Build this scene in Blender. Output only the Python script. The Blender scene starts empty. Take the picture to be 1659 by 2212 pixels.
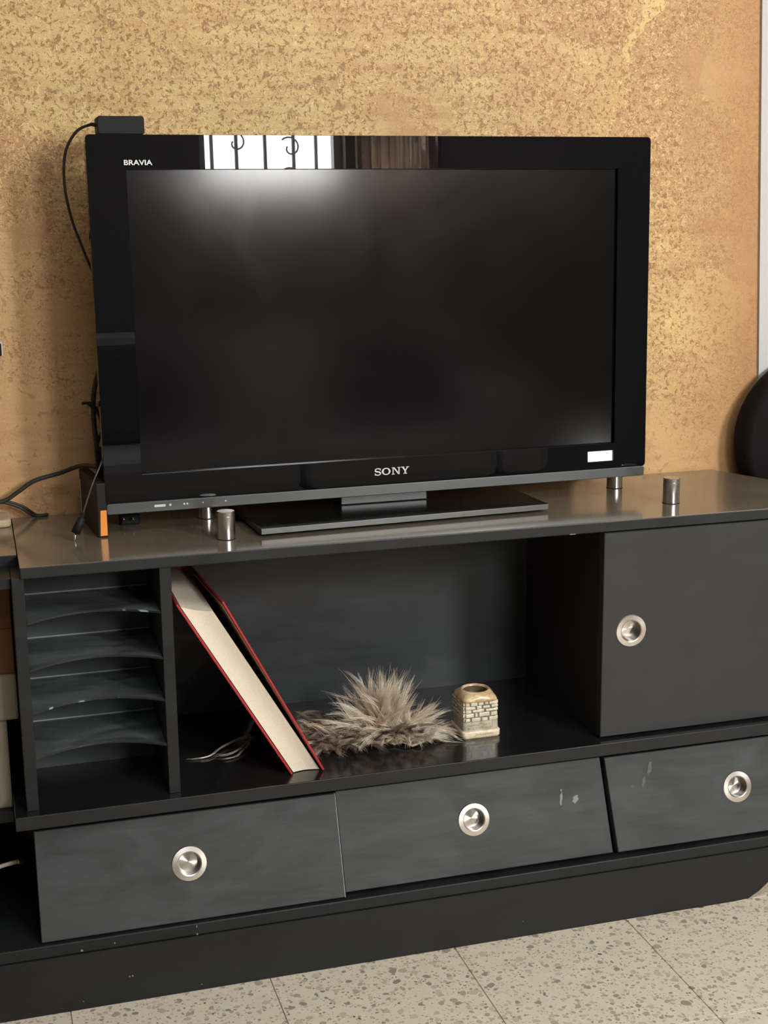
import bpy, bmesh, math, random
from mathutils import Vector, Matrix, noise
from mathutils.geometry import tessellate_polygon
R = math.radians
S = bpy.context.scene
COL = S.collection
random.seed(11)

# ------------------------------------------------------------------ camera
cd = bpy.data.cameras.new('camera'); cam = bpy.data.objects.new('camera', cd); COL.objects.link(cam)
ax_r = Vector((0.95889273, -0.28353368, -0.01154901))
ax_u = Vector((0.07057932, 0.19887964, 0.97747913))
ax_f = Vector((0.27485139, 0.93811275, -0.21071586))
m = Matrix((ax_r, ax_u, -ax_f)).transposed().to_4x4()
m.translation = Vector((0.0, -2.0, 1.17469))
cam.matrix_world = m
cd.sensor_fit = 'HORIZONTAL'; cd.sensor_width = 36.0; cd.lens = 65.156
cd.clip_start = 0.05; cd.clip_end = 100
S.camera = cam

# ------------------------------------------------------------------ world, daylight, exposure
w = bpy.data.worlds.new('world'); S.world = w; w.use_nodes = True
w.node_tree.nodes['Background'].inputs[0].default_value = (0.75, 0.85, 1.0, 1)
w.node_tree.nodes['Background'].inputs[1].default_value = 1.0
S.view_settings.view_transform = 'Standard'
try: S.view_settings.look = 'None'
except Exception: pass
S.view_settings.gamma = 1.0
S.view_settings.use_curve_mapping = False
S.view_settings.exposure = 0.0

FY = -3.6                     # inner face of the wall behind the photographer
WIN = (1.12, 1.76, 1.46, 2.30)     # grilled window (x0,x1,z0,z1)
DRAPED = (1.84, 2.13, 1.42, 1.67)  # window behind the brown curtain
HIGH = (2.18, 2.74, 1.96, 2.64)    # high window, the main light
SLOT = (2.925, 3.06, 0.158, 0.208)  # low slot made up to mirror as a bright patch
def day(name, rect, watts, colr, back=0.22):
    l = bpy.data.lights.new(name, 'AREA'); l.shape = 'RECTANGLE'
    l.size = rect[1]-rect[0]; l.size_y = rect[3]-rect[2]
    l.energy = watts; l.color = colr
    o = bpy.data.objects.new(name, l); COL.objects.link(o)
    o.location = ((rect[0]+rect[1])/2, FY-back, (rect[2]+rect[3])/2)
    o.rotation_euler = (R(90), 0, 0)          # shines into the room, +Y
    return o
day('window_daylight', WIN, 70, (1.0, 0.985, 0.96))
day('draped_daylight', DRAPED, 52, (1.0, 0.985, 0.96))
day('high_daylight', HIGH, 172, (1.0, 0.985, 0.96))
day('added_slot_light', SLOT, 0.70, (1.0, 0.985, 0.96), 0.012)
FILL_GAP = (-0.10, 1.30, -2.70, -1.30)  # ceiling opening made up for fill light (x0,x1,y0,y1)
l = bpy.data.lights.new('added_fill_light', 'AREA'); l.shape = 'RECTANGLE'; l.size = 1.4; l.size_y = 1.4; l.energy = 38; l.color = (0.93, 0.97, 1.0)
o = bpy.data.objects.new('added_fill_light', l); COL.objects.link(o); o.location = (0.60, -2.0, 2.98)  # added fill lamp above the made-up ceiling opening

# ------------------------------------------------------------------ helpers
def tag(o, label=None, cat=None, group=None, kind=None):
    if label: o['label'] = label
    if cat: o['category'] = cat
    if group: o['group'] = group
    if kind: o['kind'] = kind
    return o
def empty(name, loc, label=None, cat=None, group=None, kind=None):
    o = bpy.data.objects.new(name, None); COL.objects.link(o); o.location = loc
    o.empty_display_size = 0.05
    return tag(o, label, cat, group, kind)
def wloc(o):
    v = Vector((0, 0, 0))
    while o: v += o.location; o = o.parent
    return v
def link(name, verts, faces, mat, parent=None, loc=None, smooth=False, bevel=0, seg=2, auto=None):
    """verts in world coordinates; stored relative to loc (or the parent's place)"""
    pw = wloc(parent) if parent else Vector((0, 0, 0))
    org = Vector(loc) if loc is not None else (pw if parent else Vector((0, 0, 0)))
    me = bpy.data.meshes.new(name)
    me.from_pydata([tuple(Vector(v)-org) for v in verts], [], faces)
    bm = bmesh.new(); bm.from_mesh(me); bmesh.ops.recalc_face_normals(bm, faces=bm.faces); bm.to_mesh(me); bm.free()
    if smooth:
        for p in me.polygons: p.use_smooth = True
    o = bpy.data.objects.new(name, me); COL.objects.link(o)
    me.materials.append(mat)
    if parent: o.parent = parent
    o.location = org - pw
    if bevel:
        b = o.modifiers.new('bevel', 'BEVEL'); b.width = bevel; b.segments = seg; b.limit_method = 'ANGLE'; b.angle_limit = R(40)
        b.harden_normals = False
    return o
def sides(o, mat):
    o.data.materials.append(mat)
    for p in o.data.polygons:
        if p.normal.z < 0.5: p.material_index = 1
class MB:
    def __init__(s): s.v = []; s.f = []
    def add(s, v, f):
        n = len(s.v); s.v += [tuple(a) for a in v]; s.f += [tuple(i+n for i in q) for q in f]; return s
    def box(s, x0, x1, y0, y1, z0, z1):
        return s.add([(x0,y0,z0),(x1,y0,z0),(x1,y1,z0),(x0,y1,z0),(x0,y0,z1),(x1,y0,z1),(x1,y1,z1),(x0,y1,z1)],
                     [(0,3,2,1),(4,5,6,7),(0,1,5,4),(1,2,6,5),(2,3,7,6),(3,0,4,7)])
    def hexa(s, a, b):   # two quads (4 points each), joined
        return s.add(list(a)+list(b), [(0,3,2,1),(4,5,6,7),(0,1,5,4),(1,2,6,5),(2,3,7,6),(3,0,4,7)])
    def prism(s, poly, f0, f1):   # poly of 2-D points; f0,f1 map 2-D to 3-D
        n = len(poly)
        v = [f0(p) for p in poly]+[f1(p) for p in poly]
        f = [tuple(range(n))[::-1], tuple(range(n, 2*n))]+[(i, (i+1) % n, n+(i+1) % n, n+i) for i in range(n)]
        return s.add(v, f)
    def tube(s, pts, r, n=10, cap=True):
        pts = [Vector(p) for p in pts]; rr = r if isinstance(r, (list, tuple)) else [r]*len(pts)
        v = []; f = []; up = Vector((0.13, 0.21, 0.97))
        for i, p in enumerate(pts):
            t = (pts[min(i+1, len(pts)-1)]-pts[max(i-1, 0)]).normalized()
            a = t.cross(up)
            if a.length < 1e-3: a = t.cross(Vector((1, 0, 0)))
            a.normalize(); b = t.cross(a).normalized()
            for k in range(n):
                th = 2*math.pi*k/n; v.append(p+(a*math.cos(th)+b*math.sin(th))*rr[i])
        for i in range(len(pts)-1):
            for k in range(n):
                f.append((i*n+k, i*n+(k+1) % n, (i+1)*n+(k+1) % n, (i+1)*n+k))
        if cap:
            f.append(tuple(range(n))[::-1]); f.append(tuple((len(pts)-1)*n+k for k in range(n)))
        return s.add(v, f)
    def lathe(s, prof, o, ax=Vector((0, 0, 1)), n=48, caps=True):   # prof [(r,h)], o origin, ax axis
        ax = Vector(ax).normalized(); o = Vector(o)
        a = ax.orthogonal().normalized(); b = ax.cross(a)
        v = []; f = []
        for r, h in prof:
            for k in range(n):
                th = 2*math.pi*k/n; v.append(o+ax*h+(a*math.cos(th)+b*math.sin(th))*r)
        for i in range(len(prof)-1):
            for k in range(n):
                f.append((i*n+k, i*n+(k+1) % n, (i+1)*n+(k+1) % n, (i+1)*n+k))
        if caps and prof[0][0] > 1e-6: f.append(tuple(range(n))[::-1])
        if caps and prof[-1][0] > 1e-6: f.append(tuple((len(prof)-1)*n+k for k in range(n)))
        return s.add(v, f)
    def make(s, name, mat, parent=None, **k): return link(name, s.v, s.f, mat, parent, **k)
def spline(pts, sub=8):
    P = [Vector(p) for p in pts]; P = [P[0]*2-P[1]]+P+[P[-1]*2-P[-2]]; out = []
    for i in range(1, len(P)-2):
        for k in range(sub):
            t = k/sub
            out.append(0.5*((2*P[i])+(P[i+1]-P[i-1])*t+(2*P[i-1]-5*P[i]+4*P[i+1]-P[i+2])*t*t+(3*P[i]-P[i-1]-3*P[i+1]+P[i+2])*t**3))
    out.append(P[-2]); return out
def rrect(x0, x1, y0, y1, r, n=6):
    o = []
    for cx, cy, a in ((x1-r, y1-r, 0), (x0+r, y1-r, 90), (x0+r, y0+r, 180), (x1-r, y0+r, 270)):
        for k in range(n+1):
            t = R(a+90*k/n); o.append((cx+r*math.cos(t), cy+r*math.sin(t)))
    return o
def plate_hole(outer, inner, front, back):
    """flat plate with a hole, meshed with triangles (2-D loops mapped to 3-D)"""
    tri = tessellate_polygon([[Vector((p[0], p[1], 0)) for p in outer], [Vector((p[0], p[1], 0)) for p in inner]])
    pts = list(outer)+list(inner); n = len(pts); no = len(outer); ni = len(inner)
    v = [front(p) for p in pts]+[back(p) for p in pts]
    f = [tuple(t) for t in tri]+[tuple(i+n for i in t[::-1]) for t in tri]
    f += [(i, (i+1) % no, n+(i+1) % no, n+i) for i in range(no)]
    f += [(no+i, no+(i+1) % ni, n+no+(i+1) % ni, n+no+i) for i in range(ni)]
    return v, f
def quad_hole(quad, hc, rx, rz, front, back, n=48, e=0.0012):
    """four-sided panel with a round hole: strips of quads and a small eased edge; depth by front(p, k), k = 0..1"""
    def hit(poly, a):
        d = Vector((math.cos(a), math.sin(a))); best = None
        for i in range(4):
            p, q = Vector(poly[i])-Vector(hc), Vector(poly[(i+1) % 4])-Vector(hc); ed = q-p
            den = d.x*ed.y-d.y*ed.x
            if abs(den) < 1e-12: continue
            t = (p.x*ed.y-p.y*ed.x)/den; u = (p.x*d.y-p.y*d.x)/den
            if t > 0 and -1e-6 <= u <= 1+1e-6 and (best is None or t < best): best = t
        return (hc[0]+d.x*best, hc[1]+d.y*best)
    cx, cy = sum(p[0] for p in quad)/4, sum(p[1] for p in quad)/4
    inn = [(p[0]+(e if p[0] < cx else -e), p[1]+(e if p[1] < cy else -e)) for p in quad]
    def angs(poly): return [math.atan2(p[1]-hc[1], p[0]-hc[0]) % (2*math.pi) for p in poly]
    ca = angs(inn); A_ = sorted([2*math.pi*k/n for k in range(n) if min(abs((2*math.pi*k/n-c+math.pi) % (2*math.pi)-math.pi) for c in ca) > 0.03]+ca)
    oc = dict(zip(ca, quad)); ic = dict(zip(ca, inn)); m_ = len(A_)
    L0 = [(hc[0]+rx*math.cos(a), hc[1]+rz*math.sin(a)) for a in A_]
    L1 = [ic[a] if a in ic else hit(inn, a) for a in A_]
    L2 = [oc[a] if a in oc else hit(quad, a) for a in A_]
    v = [back(p) for p in L0]+[front(p, 0) for p in L0]+[front(p, 0) for p in L1]+[front(p, 1) for p in L2]+[back(p) for p in L2]
    f = []
    for r_ in range(5):
        a0_, b0_ = r_*m_, ((r_+1) % 5)*m_
        for k in range(m_): f.append((a0_+k, a0_+(k+1) % m_, b0_+(k+1) % m_, b0_+k))
    return v, f

# ------------------------------------------------------------------ materials
class NT:
    def __init__(s, name):
        s.m = bpy.data.materials.new(name); s.m.use_nodes = True; s.t = s.m.node_tree; s.b = s.t.nodes['Principled BSDF']
        s.pos = None
    def n(s, ty, **k):
        x = s.t.nodes.new(ty)
        for a, b in k.items():
            if a.startswith('i_'): x.inputs[a[2:].replace('_', ' ')].default_value = b
            else: setattr(x, a, b)
        return x
    def l(s, a, b): s.t.links.new(a, b)
    def coord(s, scale=(1, 1, 1), rot=(0, 0, 0), loc=(0, 0, 0), src='pos'):
        if src == 'pos': o = s.n('ShaderNodeNewGeometry').outputs['Position']
        else: o = s.n('ShaderNodeTexCoord').outputs['Object']
        mp = s.n('ShaderNodeMapping'); mp.inputs['Scale'].default_value = scale; mp.inputs['Rotation'].default_value = rot; mp.inputs['Location'].default_value = loc
        s.l(o, mp.inputs['Vector']); return mp.outputs['Vector']
    def noise(s, vec, scale, detail=4, rough=0.55, dist=0.0):
        x = s.n('ShaderNodeTexNoise'); s.l(vec, x.inputs['Vector'])
        x.inputs['Scale'].default_value = scale; x.inputs['Detail'].default_value = detail; x.inputs['Roughness'].default_value = rough; x.inputs['Distortion'].default_value = dist
        return x.outputs['Fac']
    def ramp(s, fac, stops, interp='LINEAR'):
        x = s.n('ShaderNodeValToRGB'); s.l(fac, x.inputs['Fac']); cr = x.color_ramp; cr.interpolation = interp
        while len(cr.elements) < len(stops): cr.elements.new(0.5)
        for e, (p, c) in zip(cr.elements, stops):
            e.position = p; e.color = (c, c, c, 1) if isinstance(c, (int, float)) else (*c, 1)
        return x.outputs['Color']
    def mix(s, fac, a, b, mode='MIX'):
        x = s.n('ShaderNodeMix', data_type='RGBA', blend_type=mode)
        if isinstance(fac, (int, float)): x.inputs[0].default_value = fac
        else: s.l(fac, x.inputs[0])
        for sock, v in ((x.inputs[6], a), (x.inputs[7], b)):
            if isinstance(v, tuple): sock.default_value = (*v, 1)
            else: s.l(v, sock)
        return x.outputs[2]
    def math(s, op, a, b=0.0, clamp=False):
        x = s.n('ShaderNodeMath', operation=op, use_clamp=clamp)
        for i, v in enumerate((a, b)):
            if isinstance(v, (int, float)): x.inputs[i].default_value = v
            else: s.l(v, x.inputs[i])
        return x.outputs[0]
    def bump(s, h, strength, dist=0.001):
        x = s.n('ShaderNodeBump'); x.inputs['Strength'].default_value = strength; x.inputs['Distance'].default_value = dist
        s.l(h, x.inputs['Height']); s.l(x.outputs['Normal'], s.b.inputs['Normal'])
    def set(s, **k):
        for a, v in k.items():
            q = s.b.inputs[a.replace('_', ' ')]
            if isinstance(v, tuple): q.default_value = (*v, 1) if len(v) == 3 else v
            elif isinstance(v, (int, float)): q.default_value = v
            else: s.l(v, q)
        return s
def plain(name, c, rough=0.5, metal=0.0, spec=0.5, var=0.0, scale=40):
    t = NT(name)
    if var:
        f = t.noise(t.coord(), scale, 5)
        t.set(Base_Color=t.mix(f, tuple(a*(1-var) for a in c), tuple(a*(1+var) for a in c)))
    else: t.set(Base_Color=c)
    t.set(Roughness=rough, Metallic=metal, Specular_IOR_Level=spec)
    return t.m

def gold_wall():
    t = NT('gold_sponged_plaster'); P = t.coord()
    big = t.noise(P, 2.3, 5, 0.6, 0.6)
    mid = t.noise(P, 9.0, 5, 0.6, 0.8)
    base = t.mix(t.ramp(big, [(0.35, 0.0), (0.66, 1.0)]), (0.385, 0.200, 0.071), (0.510, 0.305, 0.105))
    base = t.mix(t.ramp(mid, [(0.44, 0.0), (0.70, 0.70)]), base, (0.57, 0.385, 0.150))
    base = t.mix(t.ramp(t.noise(t.coord(loc=(3, 1, 7)), 6.0, 5, 0.65, 0.9), [(0.54, 0.0), (0.68, 0.7)]), base, (0.44, 0.20, 0.075))
    # the painter's broad dabs, in a few directions
    for k, (rot, sc, lo) in enumerate(((0.5, (5, 1, 34), 0.60), (-0.8, (5, 1, 40), 0.62), (1.5, (5, 1, 30), 0.62))):
        st = t.noise(t.coord(scale=sc, rot=(0, rot, 0), loc=(k*3.1, 0, k)), 1.6, 4, 0.6, 0.4)
        where = t.ramp(t.noise(t.coord(loc=(5+k*4, k*2, 1)), 3.2, 3, 0.5, 0.5), [(0.43, 0.0), (0.53, 1.0)])
        base = t.mix(t.math('MULTIPLY', t.ramp(st, [(lo-0.16, 0.0), (lo+0.02, 0.5)]), where), base, (0.66, 0.475, 0.20))
        base = t.mix(t.math('MULTIPLY', t.ramp(st, [(0.36, 0.45), (0.46, 0.0)]), where), base, (0.36, 0.18, 0.066))
    # trowelled fields: each keeps its own tone and its own amount of sponge marks
    wv = t.n('ShaderNodeTexNoise'); wv.inputs['Scale'].default_value = 7; wv.inputs['Detail'].default_value = 4; t.l(P, wv.inputs['Vector'])
    va = t.n('ShaderNodeVectorMath', operation='SCALE'); t.l(wv.outputs['Color'], va.inputs[0]); va.inputs['Scale'].default_value = 0.16
    vb = t.n('ShaderNodeVectorMath', operation='ADD'); t.l(P, vb.inputs[0]); t.l(va.outputs[0], vb.inputs[1])
    vo = t.n('ShaderNodeTexVoronoi'); vo.inputs['Scale'].default_value = 6.0; t.l(vb.outputs[0], vo.inputs['Vector'])
    cell = t.n('ShaderNodeSeparateColor'); t.l(vo.outputs['Color'], cell.inputs[0])
    base = t.mix(t.ramp(cell.outputs[0], [(0.55, 0.0), (1.0, 0.75)]), base, (0.36, 0.170, 0.062))
    base = t.mix(t.ramp(cell.outputs[1], [(0.55, 0.0), (1.0, 0.70)]), base, (0.66, 0.475, 0.185))
    # crumbly sponge marks, thick on the upper wall, thin below
    sep = t.n('ShaderNodeSeparateXYZ'); t.l(t.n('ShaderNodeNewGeometry').outputs['Position'], sep.inputs[0])
    hgt = t.n('ShaderNodeMapRange'); t.l(sep.outputs['Z'], hgt.inputs[0])
    for i, v in enumerate((0.85, 1.40, -0.02, 0.15)): hgt.inputs[i+1].default_value = v
    patch = t.math('ADD', t.math('ADD', t.noise(t.coord(loc=(1.7, 0, 2.2)), 4.5, 4, 0.6, 0.6), hgt.outputs[0]), t.math('MULTIPLY', t.math('SUBTRACT', cell.outputs[2], 0.5), 0.18))
    patch = t.ramp(patch, [(0.44, 0.08), (0.56, 1.0)])
    c1 = t.noise(P, 120, 3.0, 0.60, 0.9)
    c2 = t.noise(t.coord(loc=(9, 4, 2)), 78, 3.0, 0.60, 1.1)
    dark = t.math('MULTIPLY', t.ramp(c1, [(0.535, 0.0), (0.60, 1.0)]), patch)
    worm = t.math('ABSOLUTE', t.math('SUBTRACT', c2, 0.5))               # thin wandering ridges
    lite = t.math('MULTIPLY', t.ramp(worm, [(0.010, 1.0), (0.045, 0.0)]), t.math('ADD', t.math('MULTIPLY', patch, 0.80), 0.10))
    tone = t.mix(t.ramp(t.noise(t.coord(loc=(4, 4, 4)), 7, 3), [(0.42, 0.0), (0.60, 1.0)]), (0.190, 0.088, 0.025), (0.25, 0.078, 0.021))
    colr = t.mix(t.math('MULTIPLY', dark, 0.88), base, tone)
    colr = t.mix(t.math('MULTIPLY', lite, 0.80), colr, (0.78, 0.575, 0.275))
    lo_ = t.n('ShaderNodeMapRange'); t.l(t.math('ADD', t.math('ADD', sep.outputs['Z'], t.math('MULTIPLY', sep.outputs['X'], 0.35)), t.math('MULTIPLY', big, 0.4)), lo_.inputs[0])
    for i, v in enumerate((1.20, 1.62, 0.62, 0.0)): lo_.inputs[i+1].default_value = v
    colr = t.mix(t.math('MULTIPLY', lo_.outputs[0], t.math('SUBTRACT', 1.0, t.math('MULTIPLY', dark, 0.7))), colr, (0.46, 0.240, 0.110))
    # sparse single flecks
    fl = t.ramp(t.noise(t.coord(loc=(2, 8, 5)), 60, 2, 0.5, 1.4), [(0.625, 0.0), (0.66, 1.0)])
    colr = t.mix(t.math('MULTIPLY', fl, 0.7), colr, (0.30, 0.15, 0.06))
    # redder, thinner coat along the right end of the painted field
    ed = t.n('ShaderNodeMapRange'); t.l(t.math('ADD', sep.outputs['X'], t.math('MULTIPLY', big, 0.25)), ed.inputs[0])
    for i, v in enumerate((1.36, 1.54, 0.0, 0.85)): ed.inputs[i+1].default_value = v
    colr = t.mix(ed.outputs[0], colr, (0.39, 0.185, 0.070))
    fine = t.noise(P, 420, 3)
    colr = t.mix(0.10, colr, t.ramp(fine, [(0.3, (0.2, 0.1, 0.03)), (0.7, (0.9, 0.7, 0.4))]))
    t.set(Base_Color=colr, Roughness=0.52, Specular_IOR_Level=0.35)
    t.bump(t.math('ADD', t.math('SUBTRACT', lite, dark), t.math('MULTIPLY', c1, 0.8)), 0.45, 0.0015)
    return t.m
def black_paint(name, c, rough, smudge=0.5, spec=0.5, chips=0.0):
    t = NT(name); P = t.coord()
    sm = t.noise(t.coord(scale=(1, 1, 2.6)), 7, 6, 0.62, 0.7)
    fi = t.noise(t.coord(scale=(3, 3, 45)), 6, 3, 0.5, 0.2)
    f = t.math('ADD', t.math('MULTIPLY', sm, 0.75), t.math('MULTIPLY', fi, 0.25))
    colr = t.mix(t.ramp(f, [(0.36, 0.0), (0.68, 1.0)]), tuple(a*(1-smudge*0.5) for a in c), tuple(a*(1+smudge) for a in c))
    if chips:
        v = t.n('ShaderNodeTexVoronoi'); v.inputs['Scale'].default_value = 24; t.l(P, v.inputs['Vector'])
        dot = t.ramp(v.outputs['Distance'], [(0.030, 1.0), (0.050, 0.0)])
        pick = t.n('ShaderNodeSeparateColor'); t.l(v.outputs['Color'], pick.inputs[0])
        dot = t.math('MULTIPLY', dot, t.math('GREATER_THAN', pick.outputs[0], 1-chips))
        colr = t.mix(dot, colr, (0.30, 0.30, 0.28))
    t.set(Base_Color=colr, Roughness=t.ramp(f, [(0.3, rough*0.82), (0.7, min(1, rough*1.25))]), Specular_IOR_Level=spec)
    t.bump(t.noise(t.coord(), 260, 2), 0.05, 0.0006)
    return t.m
def brushed(name, c, rough, aniso=0.0, radial=False):
    t = NT(name); t.set(Base_Color=c, Metallic=1.0, Roughness=rough, Anisotropic=aniso)
    if radial:
        g = t.n('ShaderNodeTangent', direction_type='RADIAL', axis='Y'); t.l(g.outputs[0], t.b.inputs['Tangent'])
    return t.m
def terrazzo():
    t = NT('terrazzo'); P = t.coord()
    wob = t.n('ShaderNodeTexNoise'); wob.inputs['Scale'].default_value = 60; wob.inputs['Detail'].default_value = 2; t.l(P, wob.inputs['Vector'])
    va = t.n('ShaderNodeVectorMath', operation='SCALE'); t.l(wob.outputs['Color'], va.inputs[0]); va.inputs['Scale'].default_value = 0.012
    vb = t.n('ShaderNodeVectorMath', operation='ADD'); t.l(P, vb.inputs[0]); t.l(va.outputs[0], vb.inputs[1])
    colr = t.mix(t.noise(P, 30, 4), (0.62, 0.54, 0.415), (0.73, 0.65, 0.515))
    for sc, lim, amt, off in ((190, 0.48, 0.75, 0.0), (110, 0.50, 0.85, 3.3), (58, 0.42, 0.70, 7.1)):
        mp = t.n('ShaderNodeMapping'); mp.inputs['Location'].default_value = (off, off*0.7, 0); t.l(vb.outputs[0], mp.inputs['Vector'])
        v = t.n('ShaderNodeTexVoronoi'); v.inputs['Scale'].default_value = sc; v.inputs['Randomness'].default_value = 1.0; t.l(mp.outputs[0], v.inputs['Vector'])
        sp = t.n('ShaderNodeSeparateColor'); t.l(v.outputs['Color'], sp.inputs[0])
        rad = t.math('MULTIPLY', sp.outputs[0], lim)                        # each chip its own size
        msk = t.math('LESS_THAN', v.outputs['Distance'], rad)
        msk = t.math('MULTIPLY', msk, t.math('LESS_THAN', sp.outputs[2], amt))
        cc = t.ramp(sp.outputs[1], [(0.0, (0.52, 0.445, 0.335)), (0.35, (0.39, 0.33, 0.25)), (0.62, (0.46, 0.40, 0.30)), (0.82, (0.31, 0.265, 0.20)), (0.94, (0.25, 0.235, 0.18)), (0.985, (0.11, 0.10, 0.085))], 'CONSTANT')
        colr = t.mix(msk, colr, cc)
    t.set(Base_Color=colr, Roughness=0.38, Specular_IOR_Level=0.4)
    return t.m
M = {}
M['gold'] = gold_wall()
M['white_wall'] = plain('white_wall_paint', (0.47, 0.465, 0.445), 0.7, var=0.03, scale=12)
M['room_wall'] = plain('room_wall_paint', (0.20, 0.175, 0.15), 0.8)
M['ceiling'] = plain('ceiling_paint', (0.60, 0.59, 0.57), 0.8)
M['terrazzo'] = terrazzo()
M['grout'] = plain('grout', (0.38, 0.325, 0.25), 0.8)
M['top'] = black_paint('black_lacquer', (0.140, 0.114, 0.082), 0.12, 0.22, 0.5)
M['top'].node_tree.nodes['Principled BSDF'].inputs['IOR'].default_value = 2.9     # polished lacquer under a film of dust
M['shelf'] = black_paint('black_lacquer_shelf', (0.010, 0.010, 0.010), 0.13, 0.4, 0.5)
M['shelf'].node_tree.nodes['Principled BSDF'].inputs['IOR'].default_value = 1.7
M['edge'] = black_paint('black_satin_edges', (0.0150, 0.0158, 0.0158), 0.45, 0.3, 0.3)
M['body'] = black_paint('black_satin_panels', (0.027, 0.031, 0.033), 0.45, 0.35, 0.4)
M['body_lit'] = black_paint('greenish_panel_lit', (0.052, 0.060, 0.057), 0.5, 0.3, 0.4)  # greenish panel paint, lightened to stand for the stronger light on it
M['front'] = black_paint('black_satin_fronts_lit', (0.040, 0.0435, 0.046), 0.36, 0.35, 0.5, chips=0.012)  # lighter copy of the cabinet paint; light on the leaning fronts put in
M['door'] = black_paint('black_satin_door_dim', (0.0285, 0.030, 0.0305), 0.42, 0.10, 0.4)  # darker copy of the same paint; dimmer light on the door put in
M['plinth'] = black_paint('black_worn_plinth', (0.0095, 0.0105, 0.011), 0.45, 0.45, 0.35, chips=0.03)
M['inside'] = plain('cabinet_inside', (0.010, 0.010, 0.009), 0.7)
M['raw_wood'] = plain('chipped_wood', (0.34, 0.25, 0.17), 0.8, var=0.4, scale=200)
M['wear'] = plain('worn_paint_edge', (0.20, 0.20, 0.195), 0.6, var=0.5, scale=120)
M['chip'] = plain('scuff_mark', (0.22, 0.225, 0.225), 0.7)
M['chip_soft'] = plain('dull_smear', (0.085, 0.088, 0.092), 0.6)
M['steel_ring'] = brushed('brushed_steel', (0.72, 0.665, 0.61), 0.34, 0.5, True)
M['steel_dish'] = brushed('turned_steel', (0.86, 0.83, 0.79), 0.24, 0.93, True)
M['steel_cup'] = brushed('cup_wall_shaded', (0.16, 0.14, 0.125), 0.35)  # steel darkened; shade inside the recess is put into its colour
M['steel_post'] = brushed('steel_post', (0.62, 0.59, 0.56), 0.25)
M['gloss'] = NT('piano_black_plastic').set(Base_Color=(0.0030, 0.0032, 0.0042), Roughness=0.008, Specular_IOR_Level=0.5).m
def screen_mat():
    t = NT('matte_screen'); sm = t.noise(t.coord(loc=(4, 1, 2)), 5.5, 6, 0.65, 1.2)
    t.set(Base_Color=(0.0022, 0.0020, 0.0022), Roughness=t.ramp(sm, [(0.4, 0.118), (0.75, 0.145)]), Specular_IOR_Level=0.45)
    return t.m
M['screen'] = screen_mat()
M['strip'] = brushed('grey_strip', (0.095, 0.10, 0.098), 0.42)
M['base_edge'] = brushed('stand_edge', (0.095, 0.094, 0.09), 0.4)
M['base_top'] = NT('stand_gloss').set(Base_Color=(0.006, 0.006, 0.006), Roughness=0.12, Specular_IOR_Level=0.5).m
M['plastic'] = plain('black_plastic', (0.006, 0.006, 0.0065), 0.6, spec=0.25)
M['plastic_brown'] = plain('dark_brown_plastic', (0.0085, 0.0075, 0.0068), 0.6, spec=0.25)
M['letter'] = plain('silver_lettering', (0.60, 0.60, 0.59), 0.4)
M['mark'] = plain('pale_mark', (0.55, 0.55, 0.52), 0.5)
M['orange'] = plain('orange_plastic', (0.78, 0.25, 0.035), 0.4)
M['metal_pin'] = brushed('nickel', (0.8, 0.78, 0.72), 0.2)
M['cord'] = plain('black_cord', (0.014, 0.011, 0.009), 0.5)
M['cord_grey'] = plain('thin_grey_cord', (0.060, 0.055, 0.050), 0.4)
M['cord_white'] = plain('white_cord', (0.62, 0.55, 0.46), 0.5)
M['brass'] = brushed('dull_brass', (0.42, 0.36, 0.22), 0.35)
M['red'] = plain('red_book_cloth', (0.40, 0.020, 0.024), 0.5, var=0.25, scale=60)
M['endpaper'] = plain('brown_endpaper', (0.25, 0.135, 0.065), 0.7)
M['brown_box'] = plain('brown_cardboard', (0.150, 0.062, 0.022), 0.8, var=0.12, scale=10)
M['grey_box'] = plain('greyish_cardboard', (0.30, 0.245, 0.185), 0.85, var=0.08, scale=14)
M['beige'] = plain('beige_tray', (0.42, 0.33, 0.20), 0.6, var=0.1)
M['leather'] = plain('black_leather', (0.006, 0.005, 0.005), 0.8, spec=0.15)
def curtain():
    t = NT('brown_curtain'); t.set(Base_Color=(0.40, 0.31, 0.25), Roughness=0.9)
    tr_ = t.n('ShaderNodeBsdfTranslucent'); tr_.inputs[0].default_value = (0.50, 0.40, 0.325, 1)
    mx_ = t.n('ShaderNodeMixShader'); mx_.inputs[0].default_value = 0.5
    t.l(t.b.outputs[0], mx_.inputs[1]); t.l(tr_.outputs[0], mx_.inputs[2]); t.l(mx_.outputs[0], t.t.nodes['Material Output'].inputs[0])
    return t.m
M['curtain'] = curtain()
M['grille'] = plain('grille_paint', (0.55, 0.55, 0.53), 0.5)
M['hide'] = plain('sheepskin_hide', (0.42, 0.33, 0.24), 0.9, var=0.2, scale=60)
def paper():
    t = NT('page_edges'); st = t.noise(t.coord(scale=(430, 3, 250), rot=(0, R(30), 0)), 1.0, 3, 0.6)
    lng = t.noise(t.coord(), 16, 4)
    c = t.mix(st, (0.62, 0.53, 0.40), (0.80, 0.72, 0.58)); c = t.mix(t.ramp(lng, [(0.4, 0.0), (0.7, 0.35)]), c, (0.66, 0.58, 0.45))
    t.set(Base_Color=c, Roughness=0.85, Specular_IOR_Level=0.2); return t.m
M['paper'] = paper()
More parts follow.
